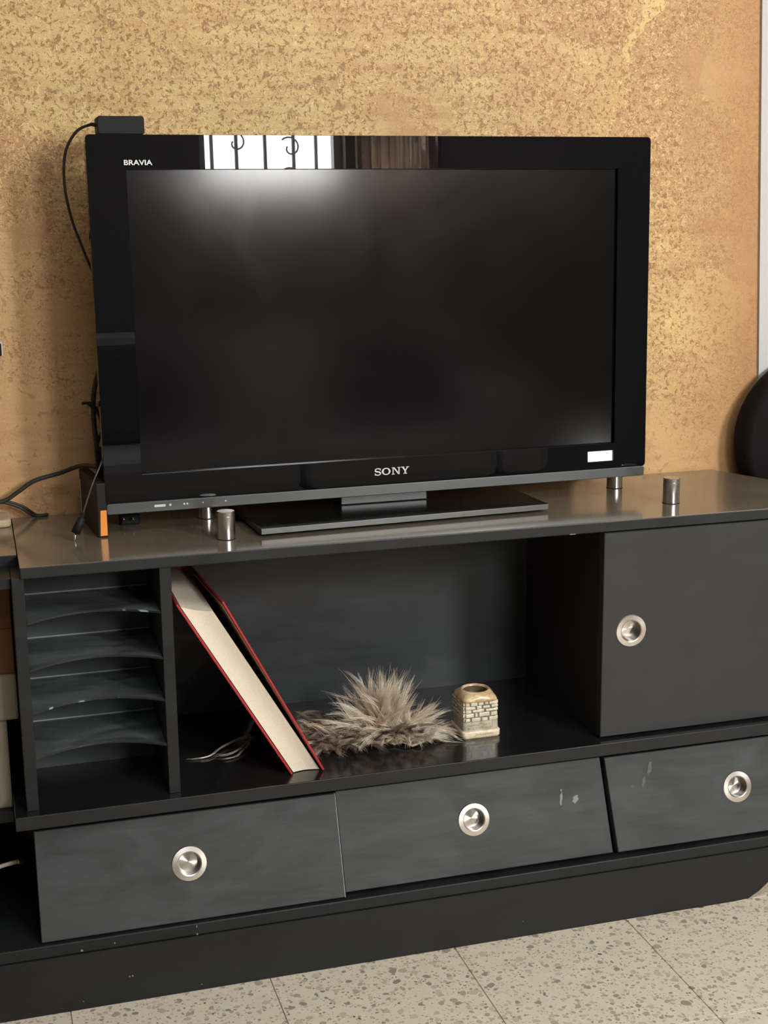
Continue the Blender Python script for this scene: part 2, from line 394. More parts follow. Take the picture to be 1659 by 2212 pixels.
def glass():          # thin tinted sheet, mottled with a pale diffuse tone
    t = NT('tinted_glass'); t.t.nodes.remove(t.b)
    a = t.n('ShaderNodeBsdfTransparent'); a.inputs[0].default_value = (0.86, 0.91, 0.90, 1)
    g = t.n('ShaderNodeBsdfGlossy'); g.inputs['Roughness'].default_value = 0.06
    d = t.n('ShaderNodeBsdfDiffuse'); d.inputs[0].default_value = (0.55, 0.62, 0.60, 1)
    f = t.n('ShaderNodeFresnel'); f.inputs['IOR'].default_value = 1.5
    m1 = t.n('ShaderNodeMixShader'); m2 = t.n('ShaderNodeMixShader')
    nz = t.noise(t.coord(scale=(1, 2.5, 1)), 9, 5, 0.6, 0.8)
    t.l(t.ramp(nz, [(0.3, 0.06), (0.7, 0.24)]), m1.inputs[0]); t.l(a.outputs[0], m1.inputs[1]); t.l(d.outputs[0], m1.inputs[2])
    t.l(f.outputs[0], m2.inputs[0]); t.l(m1.outputs[0], m2.inputs[1]); t.l(g.outputs[0], m2.inputs[2])
    t.l(m2.outputs[0], t.t.nodes['Material Output'].inputs[0]); return t.m
M['glass'] = glass()
def glass_edge(name, c, r):
    t = NT(name); n = t.noise(t.coord(), 34, 2, 0.5)
    t.set(Base_Color=t.mix(t.ramp(n, [(0.64, 0.0), (0.69, 1.0)]), (0.010, 0.013, 0.013), c), Roughness=r, Specular_IOR_Level=0.6); return t.m  # noise paints sparse bright glints into the dark edge colour
M['glass_edge'] = glass_edge('glass_edge', (0.22, 0.36, 0.38), 0.15)
M['glass_highlight'] = plain('glass_back_highlight', (0.30, 0.33, 0.32), 0.3)  # pale colour of the painted highlight along the shelf backs
def hair():
    t = NT('long_fur'); a = t.n('ShaderNodeVertexColor', layer_name='tone'); t.set(Base_Color=a.outputs[0], Roughness=0.55, Specular_IOR_Level=0.3); return t.m
M['hair'] = hair()
def ceramic(name, c, dk):
    t = NT(name); n = t.noise(t.coord(), 70, 5, 0.65, 0.5)
    t.set(Base_Color=t.mix(t.ramp(n, [(0.35, 0.0), (0.62, 1.0)]), dk, c), Roughness=0.28, Specular_IOR_Level=0.5); return t.m
M['cer_stone'] = ceramic('glazed_stone', (0.72, 0.65, 0.49), (0.50, 0.43, 0.30))
M['cer_top'] = ceramic('glazed_shoulder', (0.68, 0.53, 0.30), (0.42, 0.24, 0.10))
M['cer_joint'] = ceramic('glazed_joint', (0.20, 0.185, 0.13), (0.10, 0.095, 0.065))
M['cer_inside'] = plain('glazed_inside', (0.10, 0.07, 0.045), 0.4)
M['cer_band'] = ceramic('glazed_band', (0.58, 0.53, 0.41), (0.34, 0.31, 0.22))
M['cer_base'] = ceramic('glazed_base', (0.78, 0.70, 0.52), (0.62, 0.40, 0.22))
M['cer_ink'] = plain('brown_lettering', (0.30, 0.20, 0.11), 0.5)

# ------------------------------------------------------------------ room shell
def struct(o): return tag(o, kind='structure')
XL, XR, ZC, YB = -2.0, 4.35, 2.75, 0.35
# gold field: its right end is a painted edge that leans a little
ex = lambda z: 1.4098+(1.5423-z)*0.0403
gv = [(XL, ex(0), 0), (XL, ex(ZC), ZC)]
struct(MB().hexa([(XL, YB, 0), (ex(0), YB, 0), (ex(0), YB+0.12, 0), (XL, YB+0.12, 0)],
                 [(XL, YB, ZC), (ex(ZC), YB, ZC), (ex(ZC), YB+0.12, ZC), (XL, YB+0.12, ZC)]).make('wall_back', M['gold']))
struct(MB().hexa([(ex(0), YB-0.006, 0), (XR, YB-0.006, 0), (XR, YB+0.12, 0), (ex(0), YB+0.12, 0)],
                 [(ex(ZC), YB-0.006, ZC), (XR, YB-0.006, ZC), (XR, YB+0.12, ZC), (ex(ZC), YB+0.12, ZC)]).make('wall_back_right', M['white_wall']))
struct(MB().box(XL-0.12, XL, FY-0.12, YB+0.12, 0, ZC).make('wall_left', M['room_wall']))
struct(MB().box(XR, XR+0.12, FY-0.12, YB+0.12, 0, ZC).make('wall_right', M['room_wall']))
struct(MB().box(XL-0.12, FILL_GAP[0], FY-0.12, YB+0.12, ZC, ZC+0.1).box(FILL_GAP[1], XR+0.12, FY-0.12, YB+0.12, ZC, ZC+0.1)
       .box(FILL_GAP[0], FILL_GAP[1], FY-0.12, FILL_GAP[2], ZC, ZC+0.1).box(FILL_GAP[0], FILL_GAP[1], FILL_GAP[3], YB+0.12, ZC, ZC+0.1).make('ceiling', M['ceiling']))
struct(MB().box(FILL_GAP[0]-0.03, FILL_GAP[0], FILL_GAP[2], FILL_GAP[3], ZC-0.01, ZC+0.16).box(FILL_GAP[1], FILL_GAP[1]+0.03, FILL_GAP[2], FILL_GAP[3], ZC-0.01, ZC+0.16)
       .box(FILL_GAP[0]-0.03, FILL_GAP[1]+0.03, FILL_GAP[2]-0.03, FILL_GAP[2], ZC-0.01, ZC+0.16).box(FILL_GAP[0]-0.03, FILL_GAP[1]+0.03, FILL_GAP[3], FILL_GAP[3]+0.03, ZC-0.01, ZC+0.16).make('window_4', M['grille']))  # frame of the made-up ceiling opening
# wall behind the photographer, with its openings
wf = MB(); y0, y1 = FY-0.12, FY
cols = [WIN, DRAPED, HIGH, SLOT]; x_ = XL
for q in cols:
    wf.box(x_, q[0], y0, y1, 0, ZC); wf.box(q[0], q[1], y0, y1, 0, q[2]); wf.box(q[0], q[1], y0, y1, q[3], ZC); x_ = q[1]
wf.box(x_, XR, y0, y1, 0, ZC)
struct(wf.make('wall_front', M['room_wall']))
# floor: a bed with single terrazzo tiles laid on it
T = 0.307
fl = struct(empty('floor', (0, 0, 0)))
struct(MB().box(XL, XR, FY, YB, -0.06, -0.003).make('bed', M['grout'], fl))
tm = None
nx0, nx1 = -9, 12; ny0, ny1 = -12, 1
for ix in range(nx0, nx1):
    for iy in range(ny0, ny1+1):
        x = 0.684+ix*T; y = -0.045+iy*T-T
        if x < XL or x+T > XR or y < FY or y+T > YB+0.02: continue
        if tm is None:
            o = MB().box(x+0.0006, x+T-0.0006, y+0.0006, y+T-0.0006, -0.003, 0.0).make('tile', M['terrazzo'], fl, loc=(x, y, 0), bevel=0.0006, seg=1); tm = o
        else:
            o = tm.copy(); COL.objects.link(o); o.parent = fl; o.location = (x, y, 0)
cm = None
for ix in range(nx0, nx1):          # cut row along the wall
    x = 0.684+ix*T
    if x < XL or x+T > XR: continue
    if cm is None:
        o = MB().box(x+0.0006, x+T-0.0006, -0.045+T+0.0006, YB-0.008, -0.003, 0.0).make('tile', M['terrazzo'], fl, loc=(x, -0.045+T, 0), bevel=0.0006, seg=1); cm = o
    else:
        o = cm.copy(); COL.objects.link(o); o.parent = fl; o.location = (x, -0.045+T, 0)
# window with scrolled grille, seen only as a reflection in the glossy frame of the television
wn = struct(empty('window_1', (WIN[0], FY, WIN[2])))
g = MB()
fr = 0.035
g.box(WIN[0], WIN[0]+fr, FY-0.1, FY-0.06, WIN[2], WIN[3]); g.box(WIN[1]-fr, WIN[1], FY-0.1, FY-0.06, WIN[2], WIN[3])
g.box(WIN[0], WIN[1], FY-0.1, FY-0.06, WIN[2], WIN[2]+0.01); g.box(WIN[0], WIN[1], FY-0.1, FY-0.06, WIN[3]-fr, WIN[3])
g.make('window_frame', M['grille'], wn)
for fx in (0.13, 0.30, 0.50, 0.70, 0.86):
    x = WIN[0]+(WIN[1]-WIN[0])*fx
    MB().tube([(x, FY-0.15, WIN[2]), (x, FY-0.15, WIN[3])], 0.0085, 8).make('grille_bar', M['grille'], wn, smooth=True)
for fx, sg, zz in ((0.60, 1, 0.16), (0.60, 1, 0.03), (0.22, -1, 0.02), (0.22, 1, 0.18)):
    cx = WIN[0]+(WIN[1]-WIN[0])*fx; pts = []
    for k in range(26):
        a = 2.4-k*0.24; r = 0.050*(1-k/34); pts.append((cx+0.05+sg*r*math.cos(a), FY-0.15, WIN[2]+zz+r*math.sin(a)))
    MB().tube(pts, 0.0042, 6).make('grille_scroll', M['grille'], wn, smooth=True)
for k, q in ((2, HIGH), (3, DRAPED)):
    wn2 = struct(empty('window_%d' % k, (q[0], FY, q[2]))); g = MB()
    g.box(q[0], q[0]+0.02, FY-0.1, FY-0.06, q[2], q[3]); g.box(q[1]-0.02, q[1], FY-0.1, FY-0.06, q[2], q[3])
    g.box(q[0], q[1], FY-0.1, FY-0.06, q[2], q[2]+0.02); g.box(q[0], q[1], FY-0.1, FY-0.06, q[3]-0.02, q[3])
    g.make('window_frame', M['grille'], wn2)
# curtain beside the window
cv = []; cf = []; n = 60
for k in range(n+1):
    x = 1.79+0.40*k/n; y = FY+0.05+0.022*math.sin(k*0.95)+0.008*math.sin(k*2.3)
    cv += [(x, y, 0.03), (x, y, 1.70)]
for k in range(n):
    a = 2*k; cf += [(a, a+2, a+3, a+1)]
cur = link('curtain', cv, cf, M['curtain'], smooth=True); sd = cur.modifiers.new('cloth', 'SOLIDIFY'); sd.thickness = 0.002
tag(cur, 'brown curtain beside the window, mirrored in the top of the television frame', 'curtain')

# ------------------------------------------------------------------ television cabinet
ZT = 0.684                                    # worktop height
ZS = 0.310                                    # deck of the open compartments
cab = empty('tv_cabinet', (0.7, 0.15, 0.1115), 'long black lacquered television cabinet with open shelf, door and three drawers', 'cabinet')
top_poly = [(0.0405, -0.005), (1.476, -0.005), (1.350, 0.3375), (1.346, 0.3475), (0.0405, 0.3475)]
MB().prism(top_poly, lambda p: (p[0], p[1], 0.6665), lambda p: (p[0], p[1], ZT)).make('worktop', M['top'], cab, bevel=0.0018); sides(COL.objects[-1], M['edge'])
MB().box(0.0280, 0.0454, 0.0, 0.335, ZS, 0.6665).make('side_panel', M['edge'], cab, bevel=0.0008)
MB().box(1.372, 1.390, 0.0, 0.335, ZS, 0.6665).make('side_panel', M['edge'], cab, bevel=0.0008)
MB().box(0.2393, 0.2566, 0.0, 0.335, ZS, 0.6665).make('divider', M['edge'], cab, bevel=0.0008)
MB().box(0.9600, 0.9780, 0.020, 0.335, ZS, 0.6665).make('divider', M['inside'], cab, bevel=0.0008)
MB().box(0.2566, 1.372, 0.335, 0.341, ZS, 0.6665).make('back_panel', M['body'], cab)
MB().box(0.0454, 0.2393, 0.166, 0.172, ZS, 0.6665).make('back_panel', M['body_lit'], cab)
MB().box(0.0097, 1.400, -0.020, 0.341, 0.2885, ZS).make('deck', M['shelf'], cab, bevel=0.0012); sides(COL.objects[-1], M['edge'])
base = empty('base_platform', (0.38, 0.15, 0), 'long low black base board on the floor carrying the cabinet and the left shelf', 'base')
MB().box(-0.62, 1.385, -0.043, 0.335, 0.0915, 0.1115).make('bottom_board', M['plinth'], base, bevel=0.0018)
pl = [(-0.62, 0.0), (1.196, 0.0), (1.2235, -0.0001+0.0012), (1.2300, 0.0045), (1.244, 0.0120), (1.262, 0.0265), (1.300, 0.060), (1.335, 0.0915), (-0.62, 0.0915)]
MB().prism(pl, lambda p: (p[0], -0.0455, p[1]), lambda p: (p[0], -0.0275, p[1])).make('plinth', M['plinth'], base)
rw = [(1.2235, 0.0012), (1.2300, 0.0045), (1.244, 0.0120), (1.262, 0.0265), (1.300, 0.060), (1.335, 0.0915)]
rv = MB()
for a, b in zip(rw, rw[1:]):
    d = 0.0022
    rv.hexa([(a[0], -0.0470, a[1]), (a[0]+d, -0.0470, a[1]-d*0.5), (a[0]+d, -0.0275, a[1]-d*0.5), (a[0], -0.0275, a[1])],
            [(b[0], -0.0465, b[1]), (b[0]+d, -0.0465, b[1]-d*0.5), (b[0]+d, -0.0275, b[1]-d*0.5), (b[0], -0.0275, b[1])])
tag(rv.make('chipped_edge', M['raw_wood'], base), 'bare chipped wood along the cut corner of the plinth')
MB().box(0.0420, 0.0560, 0.030, 0.335, 0.1115, 0.2885).make('drawer_wall', M['inside'], cab)
MB().box(1.340, 1.358, 0.012, 0.335, 0.1115, 0.2885).make('drawer_wall', M['inside'], cab)
MB().box(0.056, 1.340, 0.33, 0.335, 0.1115, 0.2885).make('drawer_back', M['inside'], cab)
# thin tinted glass shelves with a hollowed front edge
gpoly = [(0.0460, 0.1655), (0.2388, 0.1655), (0.2388, 0.0015)]
for k in range(25):
    t = k/24; x = 0.2388+(0.0460-0.2388)*t
    gpoly.append((x, 0.003+0.038*math.sin(math.pi*min(1, max(0, (t*1.04-0.02))))**0.8 if 0 < t < 1 else 0.0015))
for i, z in enumerate((0.3885, 0.4600, 0.5262, 0.5975)):
    o = MB().prism(gpoly, lambda p: (p[0], p[1], z-0.0015), lambda p: (p[0], p[1], z+0.0015)).make('glass_shelf', M['glass'], cab)
    o.data.materials.append(M['glass_edge'])
    for p in o.data.polygons:
        if abs(p.normal.z) < 0.5: p.material_index = 1
    MB().box(0.0460, 0.2388, 0.1630, 0.1657, z+0.0015, z+0.0030).make('back_highlight', M['glass_highlight'], o)  # pale strip added to draw the bright line along the back edge

# handles: round flush pulls, a ring and a turned dish
def handle(parent, c, nrm, name='handle'):
    c = Vector(c); nrm = Vector(nrm).normalized()
    ring = MB().lathe([(0.0176, 0.0), (0.0178, 0.0020), (0.0192, 0.0028), (0.0264, 0.0021), (0.0275, 0.0006), (0.0275, 0.0)], (0, 0, 0), (0, -1, 0), caps=False)
    rot = Vector((0, -1, 0)).rotation_difference(nrm)
    o = link(name, ring.v, ring.f, M['steel_ring'], None, smooth=True)
    e = o.modifiers.new('split', 'EDGE_SPLIT'); e.split_angle = R(25)
    o.parent = parent; o.location = c-wloc(parent); o.rotation_mode = 'QUATERNION'; o.rotation_quaternion = rot
    d = MB().lathe([(0.0148, -0.0130), (0.0, -0.0124)], (0, 0, 0), (0, -1, 0), caps=False)
    c_ = MB().lathe([(0.0178, 0.0018), (0.0172, -0.002), (0.0148, -0.0130)], (0, 0, 0), (0, -1, 0), caps=False); cw = link('cup', c_.v, c_.f, M['steel_cup'], None, smooth=True); cw.parent = o
    q = link('dish', d.v, d.f, M['steel_dish'], None, smooth=True); q.parent = o
    return o
# door
door = None
v, f = quad_hole([(0.9575, 0.3135), (1.3695, 0.3135), (1.3695, 0.6635), (0.9575, 0.6635)], (1.0085, 0.4945), 0.0182, 0.0182, lambda p, k: (p[0], 0.0012*k, p[1]), lambda p: (p[0], 0.0175, p[1]))
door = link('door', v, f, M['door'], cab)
handle(door, (1.0085, 0.0, 0.4945), (0, -1, 0))
# drawers: fronts lean forward at the foot
Uv = Vector((0, 0.037, 0.1615)).normalized(); Nf = Vector((0, -0.1615, 0.037)).normalized()
def onp(x, z, off): return Vector((x, (z-0.2775)*0.037/0.1615+off, z))
drawers = []
for (a, off, hc) in (([(0.0350, 0.1143), (0.5042, 0.1143), (0.4996, 0.2757), (0.0353, 0.2767)], 0.0, (0.2623, 0.1998)),
                     ([(0.5062, 0.1186), (0.9716, 0.1180), (0.9598, 0.2765), (0.5010, 0.2765)], 0.006, (0.7293, 0.2035)),
                     ([(0.9785, 0.1198), (1.3500, 0.1182), (1.3500, 0.2772), (0.9655, 0.2766)], 0.0, (1.2093, 0.1998))):
    v, f = quad_hole(a, hc, 0.0182, 0.0178, lambda p, k: onp(p[0], p[1], off)-Nf*0.0010*k, lambda p: onp(p[0], p[1], off)-Nf*0.016, e=0.0010)
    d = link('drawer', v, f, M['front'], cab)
    drawers.append(d)
    MB().box(max(a[0][0], a[3][0])+0.03, a[1][0]-0.03 if a[1][0] < 1.3 else 1.33, 0.045, 0.31, 0.125, 0.262).make('drawer_box', M['inside'], d)
    handle(d, onp(hc[0], hc[1], off), Nf)
# rubbed edge and scuffs on the drawers
wv = MB(); wv.hexa([onp(0.5028, 0.1146, -0.0006), onp(0.5044, 0.1146, -0.0006), onp(0.5044, 0.1146, 0.004), onp(0.5028, 0.1146, 0.004)],
                   [onp(0.4982, 0.2755, -0.0006), onp(0.4996, 0.2755, -0.0006), onp(0.4996, 0.2755, 0.004), onp(0.4982, 0.2755, 0.004)])
tag(wv.make('rubbed_edge', M['wear'], drawers[0]), 'pale rubbed right edge of the drawer front')
def scuff(d, off, pts, rad):
    c = []
    for k in range(12):
        a = 2*math.pi*k/12; s = 1+0.25*math.sin(k*2.7+pts[0]*50)
        c.append((pts[0]+rad[0]*s*math.cos(a)+rad[2]*math.sin(a)*rad[1], pts[1]+rad[1]*s*math.sin(a)))
    MB().prism(c, lambda p: onp(p[0], p[1], off-0.0004), lambda p: onp(p[0], p[1], off+0.001)).make('scuff', M['chip_soft'] if d is drawers[2] else M['chip'], d)
scuff(drawers[1], 0.006, (0.8850, 0.2174), (0.0022, 0.011, 0.15))
scuff(drawers[1], 0.006, (0.9105, 0.2135), (0.0050, 0.0065, 0.3))
scuff(drawers[2], 0.0, (1.0470, 0.2500), (0.0035, 0.0120, 0.25)); scuff(drawers[2], 0.0, (1.0340, 0.2290), (0.0028, 0.0085, 0.25)); scuff(drawers[2], 0.0, (1.0130, 0.2235), (0.0030, 0.0010, 0.0))
scuff(drawers[1], 0.006, (0.8860, 0.2310), (0.0014, 0.002, 0.0))

def chip(par, x, y, z, w, h, mat):
    MB().hexa([(x-w, y, z-h*0.4), (x+w*0.7, y, z-h), (x+w*0.7, y+0.002, z-h), (x-w, y+0.002, z-h*0.4)], [(x-w*0.6, y, z+h), (x+w, y, z+h*0.3), (x+w, y+0.002, z+h*0.3), (x-w*0.6, y+0.002, z+h)]).make('paint_chip', mat, par)
for x, z, w_, h_ in ((0.1604, 0.0422, .0012, .0015), (0.1650, 0.0423, .0012, .0018), (0.0895, 0.0132, .0010, .0009), (0.2696, 0.0092, .0016, .0007), (0.8038, 0.0274, .0010, .0008)): chip(base, x, -0.0458, z, w_, h_, M['chip'])
for x, z, w_, h_ in ((0.0923, 0.0958, .0020, .0020), (0.1413, 0.0998, .0010, .0018), (0.2660, 0.1065, .0008, .0028), (0.2662, 0.0935, .0013, .0018)): chip(base, x, -0.0434, z, w_, h_, M['chip'])
chip(cab, 0.8990, -0.0053, 0.6674, 0.0062, 0.0007, M['raw_wood'])

# steel posts left standing on the worktop
ph = 0.0440; p0 = None
for i, (x, y, lab) in enumerate(((0.3546, 0.0790, 'brushed steel post in front of the left end of the television stand'),
                           (1.1240, 0.0925, 'brushed steel post right of the television, nearest the worktop front edge'),
                           (0.3507, 0.2410, 'steel post behind the left end of the stand, half hidden under the television'),
                           (1.0927, 0.2470, 'steel post under the lower right corner of the television'))):
    if p0 is None:
        p0 = empty('steel_post', (x, y, ZT), lab, 'post', 'steel posts on the worktop')
        b = MB().lathe([(0.0142, 0), (0.0142, 0.0362), (0.0138, 0.0366)], (x, y, ZT), n=40).make('post_body', M['steel_post'], p0, smooth=True)
        c = MB().lathe([(0.0138, 0.0366), (0.0142, 0.0370), (0.0142, ph-0.001), (0.0132, ph)], (x, y, ZT), n=40).make('post_cap', M['steel_post'], p0, smooth=True)
        MB().lathe([(0.0147, 0), (0.0147, 0.0011), (0.0140, 0.0012)], (x, y, ZT), n=40).make('contact_ring', M['plastic'], p0)  # black ring added as the dark contact line under the post
        for q in (b, c): e = q.modifiers.new('split', 'EDGE_SPLIT'); e.split_angle = R(35)
    else:
        q = p0.copy(); COL.objects.link(q); q.location = (x, y, ZT); q['label'] = lab
        for ch in list(p0.children):
            d = ch.copy(); COL.objects.link(d); d.parent = q

# ------------------------------------------------------------------ television
TC = Vector((0.64605, 0.165, 1.00597)); yw, tl = -0.02078, 0.02092
tr = Vector((math.cos(yw), -math.sin(yw), 0)); tn = Vector((math.sin(yw), math.cos(yw), 0))
tu = Vector((0, 0, 1))*math.cos(tl)+tn*math.sin(tl); tb = tr.cross(tu)*-1       # tb points back, away from the viewer
if tb.y < 0: tb = -tb
def tv(a, b, d=0.0): return TC+tr*a+tu*b+tb*d
tel = empty('television', (0.648, 0.185, ZT), 'large black flat screen television on a glossy stand, screen switched off', 'television')
outer = rrect(-0.4664, 0.4664, -0.2700, 0.2868, 0.006, 4)
sc = [(-0.4083, -0.2264), (0.4066, -0.2264), (0.4066, 0.2360), (-0.4083, 0.2360)]
v, f = plate_hole(outer, sc, lambda p: tv(p[0], p[1], 0), lambda p: tv(p[0], p[1], 0.020))
link('bezel', v, f, M['gloss'], tel, bevel=0.0012)
MB().hexa([tv(-0.4105, -0.2285, 0.007), tv(0.409, -0.2285, 0.007), tv(0.409, -0.2285, 0.012), tv(-0.4105, -0.2285, 0.012)],
          [tv(-0.4105, 0.2380, 0.007), tv(0.409, 0.2380, 0.007), tv(0.409, 0.2380, 0.012), tv(-0.4105, 0.2380, 0.012)]).make('screen', M['screen'], tel)
st = rrect(-0.4654, 0.4654, -0.2872, -0.2704, 0.003, 3)
strip = MB().prism(st, lambda p: tv(p[0], p[1], 0.0015), lambda p: tv(p[0], p[1], 0.030)).make('control_strip', M['strip'], tel, bevel=0.001)
bk = rrect(-0.459, 0.459, -0.278, 0.279, 0.02, 4); bk2 = rrect(-0.36, 0.36, -0.25, 0.20, 0.03, 4)
n = len(bk); vv = [tv(p[0], p[1], 0.020) for p in bk]+[tv(p[0], p[1], 0.045) for p in bk]+[tv(p[0], p[1], 0.085) for p in bk2]
ff = [tuple(range(n))[::-1], tuple(range(2*n, 3*n))]+[(i+j*n, (i+1) % n+j*n, n+(i+1) % n+j*n, n+i+j*n) for j in (0, 1) for i in range(n)]
link('rear_housing', vv, ff, M['plastic'], tel)
# stand
a0, a1 = Vector((0.4065, 0.0675, 0)), Vector((0.8985, 0.0925, 0)); sx = (a1-a0); sy = Vector((-sx.y, sx.x, 0)).normalized()*0.235
def stp(u, vv_, z): q = a0+sx*u+sy*vv_; return (q.x, q.y, z)
q4 = [(0, 0), (1, 0), (1, 1), (0, 1)]
bse = MB().hexa([stp(*p, ZT+0.0040) for p in q4], [stp(*p, ZT+0.0142) for p in q4]).make('stand_plate', M['base_top'], tel, bevel=0.0012)
MB().hexa([stp(0.001, -0.003, ZT+0.0045), stp(0.999, -0.003, ZT+0.0045), stp(0.999, 0.004, ZT+0.0045), stp(0.001, 0.004, ZT+0.0045)],
          [stp(0.001, -0.003, ZT+0.0136), stp(0.999, -0.003, ZT+0.0136), stp(0.999, 0.004, ZT+0.0136), stp(0.001, 0.004, ZT+0.0136)]).make('stand_trim', M['base_edge'], tel, bevel=0.0006)
for u, vv_ in ((0.05, 0.1), (0.95, 0.1), (0.05, 0.9), (0.95, 0.9)):
    c = stp(u, vv_, ZT); MB().lathe([(0.010, 0), (0.010, 0.0042)], c, n=16).make('rubber_foot', M['plastic'], tel)
MB().box(0.5680, 0.7200, 0.195, 0.245, ZT+0.0140, 0.722).make('neck', M['strip'], tel, bevel=0.002)
MB().box(0.600, 0.690, 0.205, 0.238, 0.70, 0.80).make('neck_post', M['plastic'], tel)
# infrared window, printed marks
pill = rrect(0.4235, 0.4495, -0.2672, -0.2592, 0.0038, 5)
MB().prism(pill, lambda p: tv(p[0], p[1], -0.0006), lambda p: tv(p[0], p[1], 0.001)).make('sensor_window', M['gloss'], tel, bevel=0.0003)
def strip_mark(x0, x1, z0, z1, r): MB().prism(rrect(x0, x1, z0, z1, r, 3), lambda p: tv(p[0], p[1], 0.0010), lambda p: tv(p[0], p[1], 0.002)).make('printed_mark', M['mark'], strip)
for q in ((-0.3915, -0.3735, -0.2800, -0.2762, 0.0016), (-0.3680, -0.3645, -0.2798, -0.2760, 0.0016), (-0.3455, -0.3425, -0.2795, -0.2765, 0.001), (-0.3405, -0.3380, -0.2795, -0.2765, 0.001), (-0.315, -0.3135, -0.2790, -0.2768, 0.0006), (-0.2790, -0.2765, -0.2792, -0.2768, 0.001)): strip_mark(*q)
# lettering
def text_mesh(txt, size, bold):
    cu = bpy.data.curves.new('lettering', 'FONT'); cu.body = txt; cu.size = size; cu.offset = bold; cu.extrude = 0; cu.resolution_u = 4
    o = bpy.data.objects.new('lettering', cu); COL.objects.link(o)
    dg = bpy.context.evaluated_depsgraph_get(); dg.update(); me = bpy.data.meshes.new_from_object(o.evaluated_get(dg))
    COL.objects.unlink(o); bpy.data.objects.remove(o)
    return me
me = text_mesh('BRAVIA', 1.0, 0.022)
xs_ = [v_.co.x for v_ in me.vertices]; ys_ = [v_.co.y for v_ in me.vertices]
mx, Mx, my, My = min(xs_), max(xs_), min(ys_), max(ys_)
vs = [tv(-0.4112+(v_.co.x-mx)/(Mx-mx)*0.0425, 0.2421+(v_.co.y-my)/(My-my)*0.0078, -0.0004) for v_ in me.vertices]
link('lettering', vs, [tuple(p.vertices) for p in me.polygons], M['letter'], tel)
# slab-serif maker's name, drawn letter by letter on a 0..1 grid
def ring_stroke(pts, wds):
    out = MB(); L = []; Rr = []
    for i, p in enumerate(pts):
        a = Vector(pts[max(i-1, 0)]); b = Vector(pts[min(i+1, len(pts)-1)]); t = (b-a).normalized(); nn = Vector((-t.y, t.x))
        L.append(Vector(p)+nn*wds[i]/2); Rr.append(Vector(p)-nn*wds[i]/2)
    for i in range(len(pts)-1): out.add([(*L[i], 0), (*L[i+1], 0), (*Rr[i+1], 0), (*Rr[i], 0)], [(0, 1, 2, 3)])
    return out
def rect2(x0, x1, y0, y1): return [(x0, y0), (x1, y0), (x1, y1), (x0, y1)]
LB = MB()
def q2(poly, dx): LB.add([(p[0]+dx, p[1], 0) for p in poly], [tuple(range(len(poly)))])
# S
pts = []; wd = []
for k in range(15): a = R(20+k*(250/14)); pts.append((0.42+0.33*math.cos(a), 0.735+0.215*math.sin(a))); wd.append(0.13 if k < 10 else 0.19)
for k in range(1, 15): a = R(90-k*(250/14)); pts.append((0.42+0.35*math.cos(a), 0.275+0.225*math.sin(a))); wd.append(0.19 if k < 5 else 0.13)
s_ = ring_stroke(pts, wd); LB.add(s_.v, s_.f)
q2(rect2(0.70, 0.79, 0.66, 0.98), 0); q2(rect2(0.04, 0.13, 0.02, 0.34), 0)
# O
pts = [(0.55+0.45*math.cos(2*math.pi*k/32), 0.5+0.43*math.sin(2*math.pi*k/32)) for k in range(33)]
wd = [0.26-0.13*abs(math.sin(2*math.pi*k/32)) for k in range(33)]
s_ = ring_stroke(pts, wd); LB.add([(p[0]+0.95, p[1], 0) for p in s_.v], s_.f)
# N
for poly in (rect2(0.12, 0.24, 0.0, 1.0), rect2(0.0, 0.40, 0.0, 0.10), rect2(0.0, 0.28, 0.90, 1.0), [(0.14, 1.0), (0.36, 1.0), (1.02, 0.0), (0.84, 0.0)], rect2(0.88, 1.02, 0.0, 1.0), rect2(0.76, 1.12, 0.90, 1.0)): q2(poly, 2.22)
# Y
for poly in ([(0.12, 0.95), (0.36, 0.95), (0.64, 0.48), (0.48, 0.40)], [(0.80, 0.95), (0.95, 0.95), (0.64, 0.40), (0.52, 0.48)], rect2(0.46, 0.66, 0.0, 0.48), rect2(0.0, 0.44, 0.90, 1.0), rect2(0.70, 1.08, 0.90, 1.0), rect2(0.32, 0.80, 0.0, 0.10)): q2(poly, 3.42)
vs = [tv(-0.0290+p[0]/4.50*0.0600, -0.2543+p[1]*0.0120, -0.0004) for p in LB.v]
link('lettering', vs, LB.f, M['letter'], tel)

# ------------------------------------------------------------------ things around the television
ad = empty('power_adapter', (0.235, 0.205, 1.2955), 'small black power adapter lying on the top left corner of the television', 'adapter')
bx = rrect(0.2005, 0.2705, 1.2935+0.0003, 1.3205, 0.004, 4)
MB().prism(bx, lambda p: (p[0], 0.183, p[1]), lambda p: (p[0], 0.228, p[1])).make('adapter_body', M['plastic'], ad, bevel=0.0015)
path = spline([(0.2015, 0.206, 1.3085), (0.192, 0.212, 1.3090), (0.172, 0.225, 1.2990), (0.1555, 0.238, 1.2690), (0.1520, 0.246, 1.2210), (0.1600, 0.252, 1.1710), (0.1740, 0.258, 1.1280), (0.186, 0.262, 1.095), (0.200, 0.266, 1.060), (0.215, 0.268, 1.02)])
rr = [0.0036-0.0014*min(1, i/10) for i in range(len(path))]
MB().tube(path, rr, 8).make('cord', M['cord'], ad, smooth=True)

